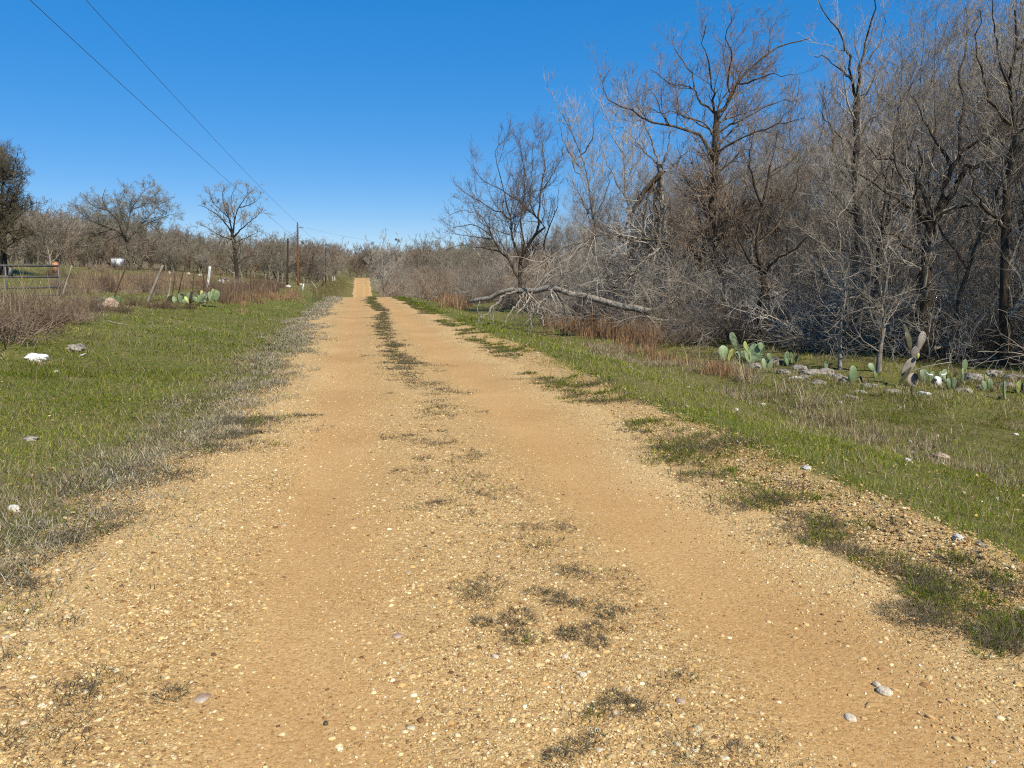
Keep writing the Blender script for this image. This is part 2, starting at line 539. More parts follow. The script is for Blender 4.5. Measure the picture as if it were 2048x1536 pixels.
xs = nonuni(-4500, 4500, (-11, 20), .14, 1.045)
ys = nonuni(-120, 6000, (1.0, 30), .16, 1.03)
X, Y, q = grid_mesh(xs, ys)
Z = ground_z(X, Y)
el = edge_l(Y); er = edge_r(Y)
under = (X > el + .3) & (X < er - .3) & (Y < 330)
Z = Z - under * .05
gv, grn, lit = zones(X, Y)
trk = np.exp(-((X + .35) / .5) ** 2) + np.exp(-((X - 1.72) / .5) ** 2)
me = mesh_np('ground', np.stack([X, Y, Z], -1).reshape(-1, 3), q, attrs={'gravel': gv, 'green': grn, 'litter': lit, 'track': trk * 0})
tag(obj('ground', me, M['ground']), kind='structure')

# the road: one sheet with frayed edges
ys = nonuni(-6, 330, (1.2, 16), .07, 1.02)
t = np.linspace(0, 1, 70)
Yr = np.repeat(ys[:, None], 70, 1)
Xr = edge_l(ys)[:, None] * (1 - t)[None] + edge_r(ys)[:, None] * t[None]
Zr = ground_z(Xr, Yr) + .014 - .03 * (np.abs(t - .5)[None] > .495)
i = (np.arange(len(ys) - 1)[:, None] * 70 + np.arange(69)[None]).ravel()
q = np.stack([i, i + 1, i + 71, i + 70], -1)
wob = (vnoise(Yr * .3, Xr * 0, 51) - .5) * .3
trk = .95 * np.exp(-((Xr + .35 + wob) / .40) ** 4) + .95 * np.exp(-((Xr - 1.72 + wob) / .44) ** 4)
trk = np.clip(trk + .25 * (vnoise(Xr * 2, Yr * .8, 52) - .5), 0, 1)
me = mesh_np('gravel_road', np.stack([Xr, Yr, Zr], -1).reshape(-1, 3), q, attrs={'track': trk, 'pale': np.clip(np.exp(-((Xr - edge_r(ys)[:, None] + .15) / .35) ** 2) + .8 * np.exp(-((Xr - edge_l(ys)[:, None] - .3) / .4) ** 2) + .45 * np.exp(-((Xr - .7) / .4) ** 2), 0, 1) * (.4 + .9 * fbm(Xr * 1.3, Yr * .6, 55))})
tag(obj('gravel_road', me, M['road']), kind='structure')

# driveway turning off beyond the dip
a = np.linspace(0, 1, 30)
cx = -1.9 - 11 * a; cyy = 263 + 5 * a ** 2
w = np.linspace(-1.6, 1.6, 9)
Xd = np.repeat(cx[:, None], 9, 1); Yd = cyy[:, None] + w[None]
i = (np.arange(29)[:, None] * 9 + np.arange(8)[None]).ravel()
me = mesh_np('driveway', np.stack([Xd, Yd, ground_z(Xd, Yd) + .06], -1).reshape(-1, 3), np.stack([i, i + 9, i + 10, i + 1], -1), attrs={'track': Xd * 0})
tag(obj('driveway', me, M['road']), kind='structure')

# ------------------------------------------------------------------ loose stones on the road and its shoulders
def octa():
    v = np.array([[1, 0, 0], [-1, 0, 0], [0, 1, 0], [0, -1, 0], [0, 0, 1], [0, 0, -1]], float)
    t = np.array([[0, 2, 4], [2, 1, 4], [1, 3, 4], [3, 0, 4], [2, 0, 5], [1, 2, 5], [3, 1, 5], [0, 3, 5]])
    return v, t

def subdiv(v, t):
    v = list(map(tuple, v)); cache = {}; out = []
    def midp(a, b):
        k = (min(a, b), max(a, b))
        if k not in cache:
            p = np.array(v[a]) + np.array(v[b]); p = p / np.linalg.norm(p)
            cache[k] = len(v); v.append(tuple(p))
        return cache[k]
    for a, b, c in t:
        x, y, z = midp(a, b), midp(b, c), midp(c, a)
        out += [[a, x, z], [x, b, y], [z, y, c], [x, y, z]]
    return np.array(v), np.array(out)

STONE_COL = np.array([[.60, .41, .18], [.70, .53, .27], [.78, .65, .40], [.50, .32, .14], [.82, .74, .55], [.34, .19, .085], [.64, .43, .22], [.74, .58, .31], [.20, .12, .07], [.68, .58, .44]])

def stones(pos, size, base, rg, colmul=1.0, flat=.55):
    bv, bt = base
    n = len(pos)
    sc = size[:, None] * np.stack([rg.uniform(.7, 1.25, n), rg.uniform(.6, 1.0, n), rg.uniform(.35, flat + .15, n)], 1)
    a = rg.uniform(0, 2 * np.pi, n); tl = rg.normal(0, .22, (n, 2))
    lump = rg.uniform(.78, 1.18, (n, len(bv), 1))
    v = bv[None] * lump * sc[:, None]
    ca, sa = np.cos(a)[:, None], np.sin(a)[:, None]
    x = v[..., 0] * ca - v[..., 1] * sa; y = v[..., 0] * sa + v[..., 1] * ca
    z = v[..., 2] + x * tl[:, :1] + y * tl[:, 1:]
    v = np.stack([x, y, z], -1) + pos[:, None]
    t = bt[None] + (np.arange(n) * len(bv))[:, None, None]
    ci = rg.choice(len(STONE_COL), n, p=[.19, .17, .11, .14, .04, .10, .12, .08, .035, .015])
    c = STONE_COL[ci] * [.92, .89, .80] * rg.uniform(.62, 1.05, (n, 1)) * colmul
    return v.reshape(-1, 3), t.reshape(-1, 3), np.repeat(np.clip(c, 0, .9), len(bv), 0)

O1 = octa(); O2 = subdiv(*O1); O3 = subdiv(*O2)

def scatter(n, r0, r1, pw, spread=R(43), seed=0):
    """Ground points ahead of the camera, thinning with distance r**-pw per unit area."""
    rg = np.random.default_rng(seed)
    e = 2 - pw
    u = rg.uniform(0, 1, n)
    r = (r0 ** e + u * (r1 ** e - r0 ** e)) ** (1 / e) if abs(e) > 1e-6 else r0 * (r1 / r0) ** u
    th = YAW + rg.uniform(-spread, spread, n)
    return r * np.sin(th), r * np.cos(th), r, rg

def stone_density(x, y):
    el = edge_l(y); er = edge_r(y)
    d = np.exp(-((x - el - .45) / .65) ** 2) * 1.5 + np.exp(-((x - .72) / .5) ** 2) * .5 + np.exp(-((x - er + .25) / .35) ** 2) * .55
    d = d + np.exp(-((x - 3.2) / .26) ** 2) * 1.0 + .22
    d = d * (1 - .8 * np.exp(-((x + .35) / .3) ** 2)) * (1 - .85 * np.exp(-((x - 1.72) / .33) ** 2))
    d = np.where((x < el - .4) | (x > 3.6), .04, d)
    d = np.where((x < el - 2.5) | (x > 6.5), .008, d)
    return d * (.45 + 1.1 * fbm(x * .8, y * .8, 61))

mb = MB()
for (n, r0, r1, pw, s0, s1, base, sink, seed) in ((30000, 2.0, 12, 1.5, .008, .022, O3, .42, 1), (210000, 2.0, 18, 1.5, .0045, .009, O2, .2, 2), (420000, 2.0, 24, 1.55, .0024, .005, O1, .1, 3), (120000, 12, 60, 1.3, .008, .022, O1, .1, 4)):
    x, y, r, rg = scatter(n, r0, r1, pw, seed=100 + seed)
    keep = rg.uniform(0, 1, n) < stone_density(x, y)
    x, y, r = x[keep], y[keep], r[keep]
    size = s0 * (s1 / s0) ** rg.beta(1.0, 2.2, len(x))
    z = ground_z(x, y) + .014 + size * (.25 - sink)
    mb.add(*(lambda a: (a[0], None, a[1], a[2]))(stones(np.stack([x, y, z], 1), size, base, rg)))
tag(mb.build('loose_gravel', M['stone']), 'loose tan pebbles strewn over the gravel road and its shoulders', 'gravel', kind='stuff')

# ------------------------------------------------------------------ grass
def blades(x, y, h, wd, lean, az, col, rg, z=None, tipcol=None):
    n = len(x)
    if z is None: z = ground_z(x, y)
    base = np.stack([x, y, z - .004], 1)
    d = np.stack([np.cos(az), np.sin(az), np.zeros(n)], 1)
    fa = az + np.pi / 2 + rg.normal(0, .7, n)
    s = np.stack([np.cos(fa), np.sin(fa), np.zeros(n)], 1) * wd[:, None] * .5
    up = np.array([0, 0, 1.0])
    m = base + d * (h * np.sin(lean * .6) * .55)[:, None] + up * (h * np.cos(lean * .6) * .55)[:, None]
    t = m + d * (h * np.sin(lean * 1.5) * .5)[:, None] + up * (h * np.cos(lean * 1.5) * .5)[:, None]
    t[:, 2] = np.maximum(t[:, 2], z + .006)
    v = np.stack([base - s, base + s, m + s * .75, m - s * .75, t], 1)
    k = (np.arange(n) * 5)[:, None]
    q = k + np.array([[0, 1, 2, 3]]); tr = k + np.array([[3, 2, 4]])
    c = np.repeat(col[:, None], 5, 1)
    if tipcol is not None: c[:, 4] = tipcol
    return v.reshape(-1, 3), q, tr, c.reshape(-1, 3)

def pick(cols, p, n, rg, sd=.12):
    c = np.array(cols)[rg.choice(len(cols), n, p=p)]
    return np.clip(c * rg.normal(1, sd, (n, 1)), .004, .9)

GREENS = [[.135, .175, .010], [.175, .215, .014], [.08, .118, .008], [.24, .245, .03], [.32, .28, .07]]
DRYS = [[.34, .27, .15], [.26, .20, .115], [.45, .38, .24], [.20, .15, .09], [.30, .19, .10]]
GREYS = [[.29, .245, .17], [.21, .175, .115], [.37, .32, .23], [.15, .135, .075]]

def grass_w(x, y):
    el = edge_l(y); er = edge_r(y)
    lm = sstep(.15, .9, el - x) * (x < 0)
    rm = sstep(3.2, 3.75, x + (vnoise(y * .8, x * .8, 71) - .5) * .5)
    rm = rm * np.where(x > 6.3, .85, 1.0) * np.where(x > 11, sstep(17, 11, x), 1)
    w = lm + rm
    w = w * (.25 + .75 * sstep(.15, .45, fbm(x * .9, y * .9, 72) + .12))
    return w

mb = MB(); md = MB()
for (n, r0, r1, pw, hh, ww, seed) in ((400000, 3.0, 14, 1.35, .042, .0028, 1), (340000, 12, 48, 1.5, .055, .007, 2), (130000, 45, 260, 1.5, .09, .025, 3)):
    x, y, r, rg = scatter(n, r0, r1, pw, spread=R(41), seed=200 + seed)
    clump = fbm(x * 2.5, y * 2.5, 73)
    keep = rg.uniform(0, 1, n) < grass_w(x, y) * (.15 + 1.5 * clump)
    x, y, r, cl = x[keep], y[keep], r[keep], clump[keep]
    n = len(x)
    h = hh * rg.lognormal(0, .42, n) * (.35 + 1.4 * cl)
    patch = fbm(x * .5, y * .5, 74)
    dryp = np.clip(.10 + .6 * (patch - .42) + .45 * np.exp(-((x - edge_l(y) + .75) / .5) ** 2) + np.where(x > 6.0, .14, 0) + np.where((x < -6.5) | (y > 60), .25, 0) + .25 * (np.abs(x + 7) < .5), .04, .85)
    isdry = rg.uniform(0, 1, n) < dryp
    col = pick(GREENS, [.28, .30, .17, .16, .09], n, rg, .27)
    wd = ww * rg.uniform(.7, 1.4, n) * np.clip(r / (r0 + 3), .8, 1.6)
    g = ~isdry
    mb.add(*blades(x[g], y[g], h[g], wd[g], rg.uniform(.45, 1.58, g.sum()), rg.uniform(0, 6.28, g.sum()), col[g] * (.5 + 1.15 * patch[g, None]), rg, tipcol=None))
    dcol = pick(DRYS, [.3, .25, .15, .2, .1], n, rg)
    g = isdry
    md.add(*blades(x[g], y[g], h[g] * 1.25, wd[g] * .8, rg.uniform(.3, 1.4, g.sum()), rg.uniform(0, 6.28, g.sum()), dcol[g], rg))

# straggly grey tufts flattened on the crown of the road, along both shoulders, and dry bunches by the ditch
def tuft(md, cx, cy, nb, rad, hgt, cols, p, rg, wd=.0022, lean=(.7, 1.55), ox=0.0, oy=0.0):
    r = rad * np.sqrt(rg.uniform(0, 1, nb)); a = rg.uniform(0, 6.28, nb)
    x = cx + r * np.cos(a) * (1 + ox); y = cy + r * np.sin(a) * (1 + oy)
    az = a + rg.normal(0, 1.0, nb)
    h = hgt * rg.lognormal(0, .35, nb)
    z = ground_z(x, y) + .012
    md.add(*blades(x, y, h, wd * rg.uniform(.7, 1.5, nb), rg.uniform(lean[0], lean[1], nb), az, pick(cols, p, nb, rg, .18), rg, z=z))

ROADGREY = [[.17, .135, .085], [.115, .09, .055], [.24, .195, .125], [.075, .07, .035], [.10, .10, .035]]
def mat(cx, cy, n, rad, rg, wd, hgt=.035):
    """A flat straggling mat: several crowns with runners lying on the gravel."""
    m = max(3, int(4 + rad * 20))
    for j in range(m):
        ox = rg.normal(0, rad * .8); oy = rg.normal(0, rad * .55)
        tuft(md, cx + ox, cy + oy, max(6, int(n / m * rg.uniform(.4, 1.7))), rad * rg.uniform(.25, .75), hgt * rg.uniform(.7, 1.5), ROADGREY, [.3, .28, .17, .17, .08], rg, wd=wd, lean=(1.05, 1.58))
rg = np.random.default_rng(77)
GP = [.33, .3, .17, .2]
# clumps one can see on the crown, from the photograph's pixels
for (px, py, rad, nb) in ((1040, 1065, .16, 230), (1060, 1285, .17, 420), (1160, 1275, .11, 260), (960, 1190, .13, 260), (1190, 1155, .12, 190), (1075, 1200, .07, 110), (1110, 1210, .05, 90), (1215, 1440, .10, 330), (1240, 1245, .10, 110), (1150, 1520, .07, 160), (1450, 1515, .12, 160), (1370, 1370, .07, 60),
                      (850, 770, .45, 420), (900, 785, .4, 260), (830, 735, .4, 300), (820, 880, .2, 140), (880, 885, .22, 130), (940, 960, .2, 120), (960, 920, .2, 110), (830, 945, .12, 70), (845, 1015, .14, 100), (1000, 980, .18, 80), (1240, 1190, .1, 60), (1200, 1225, .1, 70), (1010, 1000, .15, 60),
                      (130, 1070, .2, 420), (330, 945, .42, 520), (240, 960, .35, 500), (20, 1160, .14, 260), (90, 1250, .09, 90), (15, 1330, .12, 120), (60, 1480, .2, 330), (180, 1380, .17, 260), (250, 1035, .1, 60), (45, 1190, .1, 90)):
    p = G(px, py)
    sc = np.hypot(p[0], p[1])
    mat(p[0], p[1], int(nb * 2.6), rad, rg, .0012 + .00035 * sc)
    if rg.uniform() < .5: tuft(mb, p[0] + rg.normal(0, rad * .3), p[1] + rg.normal(0, rad * .3), nb // 8, rad * .4, .035, GREENS, [.2, .2, .4, .15, .05], rg, wd=.0014 + .0003 * sc)
for (px, py, rad, nb) in ((1700, 1090, .22, 900), (1640, 1050, .2, 800), (1770, 1135, .2, 900), (1850, 1195, .16, 800), (1930, 1235, .2, 1100), (2000, 1262, .2, 1100), (2045, 1300, .15, 700), (1560, 1010, .2, 700), (1430, 905, .3, 900), (1370, 890, .3, 700), (1250, 800, .35, 700), (1180, 770, .35, 600), (2000, 1170, .12, 300), (1900, 1130, .1, 260)):
    p = G(px, py); sc = np.hypot(p[0], p[1])
    mat(p[0], p[1], nb, rad, rg, .0012 + .0003 * sc, .055)
    for j in range(3): tuft(mb, p[0] + rg.normal(0, rad * .7), p[1] + rg.normal(0, rad * .5), nb // 7, rad * .45, .05, GREENS, [.2, .2, .42, .13, .05], rg, wd=.0013 + .0003 * sc, lean=(.3, 1.45))
for k in range(90):
    y = rg.uniform(2.6, 9); x = float(edge_l(y)) + rg.normal(.05, .3)
    if vnoise(np.array([y * .8]), np.array([x]), 81)[0] < .42: continue
    mat(x, y, 150, rg.uniform(.08, .26), rg, .0015 + .0003 * y, .05)
    if rg.uniform() < .5: tuft(mb, x, y, 40, rg.uniform(.05, .15), .05, GREENS, [.2, .2, .42, .13, .05], rg, wd=.0017 + .0003 * y, lean=(.3, 1.4))
for k in range(900):                                   # the crown strip farther on: narrow, broken, flat
    y = rg.uniform(4, 18) if k < 260 else 14 + 56 * rg.uniform() ** 1.3
    x = .74 + .10 * math.sin(y * .21) + rg.normal(0, .15 if y > 12 else .25)
    if vnoise(np.array([y * .55]), np.array([x * 2.0]), 79)[0] < (.38 if y < 14 else .27): continue
    mat(x, y, 36, rg.uniform(.05, .16), rg, .0016 + .0004 * y, .03 + .0006 * y)
    if rg.uniform() < .25 or y > 40: tuft(mb, x, y, 16, .12, .035 + .0006 * y, GREENS, [.2, .2, .4, .15, .05], rg, wd=.002 + .0004 * y, oy=.8)
for k in range(800):                                   # right shoulder: dark straggling tufts in a line, gravel beyond
    y = 2.2 + 68 * rg.uniform() ** 1.9
    x = 2.78 + rg.normal(0, .16) + .12 * math.sin(y * .9)
    if vnoise(np.array([y * .7]), np.array([x * .9]), 80)[0] < .36: continue
    mat(x, y, 42, rg.uniform(.06, .2), rg, .0015 + .0004 * y, .04)
    if rg.uniform() < .6: tuft(mb, x + .08, y, 50, rg.uniform(.05, .18), .045, GREENS, [.2, .2, .42, .13, .05], rg, wd=.0017 + .0004 * y, lean=(.3, 1.4))
    if rg.uniform() < .35: tuft(mb, 3.25 + rg.normal(0, .2), y, 50, rg.uniform(.05, .15), .045, GREENS, [.2, .2, .42, .13, .05], rg, wd=.0017 + .0004 * y, lean=(.3, 1.4))
for k in range(700):                                   # matted dead grass along the left edge
    y = 3.5 + 70 * rg.uniform() ** 1.7; x = float(edge_l(y)) - .3 + rg.normal(0, .28)
    tuft(md, x, y, 60, rg.uniform(.08, .25), .07 + .0008 * y, [[.40, .345, .23], [.31, .265, .165], [.46, .41, .29], [.22, .19, .11]], [.32, .3, .18, .2], rg, wd=.0017 + .00035 * y, lean=(.9, 1.58), oy=.9)
for k in range(300):                                   # left shoulder: a grey dry band
    y = rg.uniform(3, 22) if k < 480 else rg.uniform(20, 80)
    x = float(edge_l(y)) - .35 + rg.normal(0, .38)
    tuft(md, x, y, 60, rg.uniform(.1, .3), .045 + .0005 * y, GREYS + DRYS[:2], [.25, .22, .15, .16, .12, .1], rg, wd=.0017 + .00035 * y, oy=.7)
    tuft(mb, x - .15, y, 40, rg.uniform(.1, .3), .04 + .0005 * y, GREENS, [.25, .25, .3, .15, .05], rg, wd=.0017 + .00035 * y, oy=.7)
for k in range(230):                                   # dry edge of the right verge, above the ditch
    y = rg.uniform(6, 22) if k < 330 else rg.uniform(20, 60)
    x = 6.35 + rg.normal(0, .35) + .25 * math.sin(y)
    if vnoise(np.array([y * .35]), np.array([3.0]), 83)[0] < .42: continue
    tuft(md, x, y, 40, rg.uniform(.08, .25), .08 + .05 * rg.uniform(), DRYS + GREYS[:1], [.3, .2, .2, .1, .1, .1], rg, wd=.0025 + .0003 * y, lean=(.1, 1.2))
tag(mb.build('green_grass', M['grass']), 'short green winter grass on the verges beside the gravel road', 'grass', kind='stuff')

# pale stalks standing above the turf, and long straw lying in it
x, y, r, rg2 = scatter(22000, 3.5, 40, 1.4, spread=R(41), seed=290)
keep = rg2.uniform(0, 1, len(x)) < grass_w(x, y) * sstep(.45, .7, fbm(x * .8, y * .8, 75)) * 1.2
x, y, r = x[keep], y[keep], r[keep]; n = len(x)
md.add(*blades(x, y, .14 * rg2.lognormal(0, .4, n), .0014 + .00028 * r, rg2.uniform(.2, 1.5, n), rg2.uniform(0, 6.28, n), pick(DRYS, [.3, .15, .35, .1, .1], n, rg2), rg2))
tag(md.build('dry_grass', M['dry']), 'dry grey and straw coloured grass along the road crown and shoulders', 'grass', kind='stuff')

# tall russet bunch grass along the wood's edge and the left fence line
mt = MB(); rg = np.random.default_rng(88)
RUST = [[.34, .20, .105], [.26, .15, .08], [.42, .29, .165], [.20, .125, .075]]
def rust(px0, px1, py0, py1, n, hgt, nb=55, cols=RUST):
    for k in range(n):
        f = rg.uniform()
        p = G(px0 + (px1 - px0) * f + rg.normal(0, 6), py0 + (py1 - py0) * f + rg.normal(0, 7))
        d = np.hypot(p[0], p[1])
        tuft(mt, p[0], p[1], nb, .12 + .004 * d, hgt * rg.uniform(.6, 1.2), cols, [.35, .25, .2, .2], rg, wd=.003 + .0003 * d, lean=(.02, .55))
rust(1090, 1310, 650, 688, 110, .42); rust(1110, 1290, 636, 660, 60, .5)
rust(1230, 1500, 700, 760, 34, .18); rust(880, 940, 598, 610, 50, .6)
rust(420, 560, 598, 577, 90, .5, cols=[[.22, .145, .085], [.17, .115, .07], [.28, .20, .125], [.13, .09, .06]]); rust(470, 620, 605, 586, 60, .2)
rust(150, 420, 575, 565, 120, .55, cols=[[.30, .22, .13], [.24, .15, .09], [.36, .27, .16], [.20, .13, .08]])
rust(632, 690, 588, 567, 110, .35, cols=[[.20, .165, .075], [.15, .12, .06], [.24, .20, .10], [.13, .14, .04]])
rust(0, 110, 660, 640, 60, .5, cols=DRYS[:4])
for (px, py) in ((1490, 760), (1500, 770), (1470, 745), (1580, 790), (1620, 815), (1390, 745), (1680, 850)):
    p = G(px, py)
    tuft(mt, p[0], p[1], 110, .22, .36, DRYS[:4], [.35, .2, .35, .1], rg, wd=.006, lean=(.3, 1.3))
for k in range(230):
    y = rg.uniform(5, 26); x = rg.uniform(7, 14.5)
    tuft(mt, x, y, 30, rg.uniform(.1, .3), rg.uniform(.05, .12), DRYS[:4] + GREYS[:1], [.3, .2, .2, .15, .15], rg, wd=.003 + .0003 * y, lean=(.4, 1.5))
for (px, py) in ((1545, 734), (1510, 744), (1598, 748), (1622, 758), (1650, 758), (1640, 774), (1595, 764), (1690, 771), (1950, 768), (1990, 758), (2025, 764), (1720, 790), (1848, 794), (1568, 754), (1675, 764), (1608, 764), (1740, 780), (1785, 790), (1925, 790), (1965, 782), (2012, 782), (1700, 799), (1452, 728), (1510, 732), (1708, 772), (1815, 780), (1852, 774), (1880, 776), (222, 622), (152, 706), (75, 730), (1480, 728), (1535, 746)):
    p = G(px, py)
    for j in range(4): tuft(mt, p[0] + rg.normal(0, .16), p[1] + rg.normal(0, .06), 40, .12, rg.uniform(.06, .13), [GREENS[0], GREENS[3], DRYS[0], DRYS[2], DRYS[1]], [.2, .15, .3, .2, .15], rg, wd=.006, lean=(.1, 1.3))
tag(mt.build('bunch_grass', M['dry']), 'tall russet and straw bunch grass along the brush and fence lines', 'grass', kind='stuff')
# ------------------------------------------------------------------ bare trees
def sprout(Pp, Rp, rg, per_m, t0, t1, ang, ang_sd, ratio, lmin, lmax, segs, wig, up, rr, rtip, taper=.5, nmax=None):
    """Children along the parent polylines: returns (P, R)."""
    N, Sg, _ = Pp.shape
    L = np.linalg.norm(np.diff(Pp, axis=1), axis=2).sum(1)
    cnt = np.floor(L * per_m + rg.uniform(0, 1, N)).astype(int)
    idx = np.repeat(np.arange(N), cnt)
    Mn = len(idx)
    if nmax and Mn > nmax:
        idx = rg.choice(idx, nmax, replace=False); Mn = nmax
    if Mn == 0: return np.zeros((0, segs + 1, 3)), np.zeros((0, segs + 1))
    t = rg.uniform(t0, t1, Mn)
    f = t * (Sg - 1); i = np.minimum(f.astype(int), Sg - 2); f = (f - i)[:, None]
    p = Pp[idx, i] * (1 - f) + Pp[idx, i + 1] * f
    r = (Rp[idx, i] * (1 - f[:, 0]) + Rp[idx, i + 1] * f[:, 0])
    tg = unit(Pp[idx, i + 1] - Pp[idx, i])
    rv = rg.normal(0, 1, (Mn, 3)); rv[:, 2] += up * 1.2
    pr = unit(rv - (rv * tg).sum(1, keepdims=True) * tg)
    a = np.clip(rg.normal(ang, ang_sd, Mn), .15, 2.2)[:, None]
    d = unit(np.cos(a) * tg + np.sin(a) * pr)
    ln = np.clip(L[idx] * ratio * (1 - taper * t) * rg.uniform(.55, 1.35, Mn), lmin, lmax)
    out = np.empty((Mn, segs + 1, 3)); out[:, 0] = p
    for s in range(segs):
        d = unit(d + rg.normal(0, wig, (Mn, 3)) + np.array([0, 0, up * .35]))
        p = p + d * (ln / segs)[:, None]
        out[:, s + 1] = p
    r0 = np.minimum(r * rr, .03 * ln + rtip)
    r0 = np.maximum(r0, rtip)
    u = np.linspace(0, 1, segs + 1)[None]
    return out, r0[:, None] * (1 - u) + rtip * u * .8

def crown_of(P0, R0, rg, lv, k_last=3):
    """lv: list of sprout keyword dicts. Returns list of (P, R, sides) for each level."""
    out = []
    for i, kw in enumerate(lv):
        P1, R1 = sprout(P0, R0, rg, **kw)
        out.append((P1, R1, 4 if i == 0 else k_last))
        P0, R0 = P1, R1
        if len(P0) == 0: break
    return out

def LV(dens=1.0, size=1.0, up=.35, wig=.2, rt=.004, ang=.75, leaf=1.0, n4=12000):
    """Four ever finer levels of branching."""
    return [dict(per_m=2.0 * dens, t0=.12, t1=1, ang=ang, ang_sd=.25, ratio=.45, lmin=.6 * size, lmax=2.5 * size, segs=6, wig=wig, up=up, rr=.42, rtip=rt * 1.5),
            dict(per_m=3.6 * dens, t0=.1, t1=1, ang=ang, ang_sd=.3, ratio=.5, lmin=.3 * size, lmax=1.2 * size, segs=5, wig=wig, up=up, rr=.55, rtip=rt * 1.15),
            dict(per_m=5.5 * dens * leaf, t0=.1, t1=1, ang=ang, ang_sd=.3, ratio=.55, lmin=.14 * size, lmax=.62 * size, segs=2, wig=wig * 1.2, up=up, rr=.65, rtip=rt, nmax=n4)]

def split_mesh(name, groups):
    mb = MB()
    for (Pg, Rg, k) in groups:
        if len(Pg): mb.add(*tubes(Pg, Rg, k))
    return mb.mesh(name)

def limb_arrays(limbs, rg, n=12, jit=.025):
    """limbs: list of (points (m,3), r0, r1) -> arrays of equal length."""
    Pl = []; Rl = []
    for pts, r0, r1 in limbs:
        pts = np.asarray(pts, float)
        L = np.linalg.norm(np.diff(pts, axis=0), axis=1).sum()
        Pl.append(resample(pts, n, jit * min(L, 3) * .5, rg))
        u = np.linspace(0, 1, n); rr = (r0 + (r1 - r0) * u ** .7) * .8
        Rl.append(rr * (1 + rg.normal(0, .05, n)))
    return np.array(Pl), np.array(Rl)

def knobbly(Pl, Rl, k, rg, amp=.10):
    """Trunk tubes with an uneven skin."""
    v, q = tubes(Pl, Rl, k)
    N, Sg, _ = Pl.shape
    c = np.repeat(Pl.reshape(-1, 3), k, 0)
    return c + (v - c) * (1 + rg.normal(0, amp, (len(v), 1))), q

def plant_tree(name, loc, limbs, lv, rg, bark, twig, label, cat='tree', group=None, sides=7, torn=None):
    """limbs are relative to loc; the first is the trunk."""
    root = empty(name, loc)
    tag(root, label, cat, group)
    Pl, Rl = limb_arrays(limbs, rg)
    # flare at the foot
    Rl[0, :2] *= [1.45, 1.12]
    keep = [i for i in range(len(Pl)) if i not in (torn or ())]
    mb = MB(); mb.add(*knobbly(Pl[keep], Rl[keep], sides, rg))
    mb.build('trunk', bark, root)
    if torn:
        mb = MB(); mb.add(*knobbly(Pl[list(torn)], Rl[list(torn)], sides, rg, .16)); o = mb.build('torn_limb', M['bark_dark'], root)
        o['label'] = 'dark shredded limb hanging down'
    g = crown_of(Pl, Rl, rg, lv)
    obj('crown', split_mesh('crown', g), twig, root)
    return root

def grow_limbs(rg, h, r, n_limb, lean=.1, spread=.6, start=.3, wig=.16, up=.5, gnarl=.1, fork=False):
    """A trunk and main limbs for a tree of height h."""
    top = h * (.62 if fork else .86)
    a = rg.uniform(0, 6.28); n = 7
    p = np.zeros(3); d = np.array([math.cos(a) * lean, math.sin(a) * lean, 1.0]); pts = [p + [0, 0, -.15]]
    for i in range(n):
        d = unit(d + rg.normal(0, gnarl, 3) + [0, 0, .12])
        p = p + d * top / n; pts.append(p.copy())
    limbs = [(np.array(pts), r, r * (.45 if fork else .14))]
    tr = resample(pts, 20)
    for i in range(n_limb):
        t = start + (1 - start) * ((i + rg.uniform(0, 1)) / n_limb) ** .8
        if fork and i >= n_limb - 3: t = 1.0
        b = tr[min(int(t * 19), 19)]
        az = i * 2.4 + rg.normal(0, .5)
        d = unit(np.array([math.cos(az) * spread, math.sin(az) * spread, .75 + rg.normal(0, .18)]))
        L = (h - b[2]) * rg.uniform(.75, 1.05) + .10 * h
        q = b.copy(); lp = [q.copy()]
        for s in range(5):
            d = unit(d + rg.normal(0, wig, 3) + [0, 0, up * .14])
            q = q + d * L / 5; lp.append(q.copy())
        limbs.append((np.array(lp), r * rg.uniform(.26, .44) * (1 - .45 * t), .008))
    return limbs

_protos = {}
def proto(key, make):
    if key not in _protos: _protos[key] = make()
    return _protos[key]

def copy_tree(root, loc, rz, sc, label=None):
    c = root.copy(); C.objects.link(c)
    c.location = tuple(loc); c.rotation_euler = (0, 0, rz); c.scale = (sc, sc, sc * rng.uniform(.92, 1.1))
    if label: c['label'] = label
    for ch in list(root.children):
        k = ch.copy(); C.objects.link(k); k.parent = c
    return c

# ---- trees traced from the photograph: limbs as pixels at a distance, with their own depth
def traced(d, specs, rg, depth_sd=.28):
    """specs: list of (pixels, r0, r1, depth drift at the end or None). Returns base location and limbs relative to it."""
    out = []; base = None
    for k, s in enumerate(specs):
        px, r0, r1 = s[:3]
        drift = s[3] if len(s) > 3 else None
        span = math.hypot(px[-1][0] - px[0][0], px[-1][1] - px[0][1]) / F * d
        if drift is None: drift = rg.normal(0, depth_sd) * span
        start = s[4] if len(s) > 4 else 0.0
        m = len(px)
        pts = [P(a[0], a[1], d + start + drift * (i / max(m - 1, 1))) for i, a in enumerate(px)]
        out.append([np.array(pts), r0, r1])
    base = out[0][0][0].copy(); base[2] = float(ground_z(base[0], base[1]))
    out[0][0] = np.concatenate([[base - [0, 0, .2]], out[0][0][1:] if out[0][0][0][2] < base[2] + .2 else out[0][0]])
    return base, [(p - base, a, b) for p, a, b in out]

rt = np.random.default_rng(301)

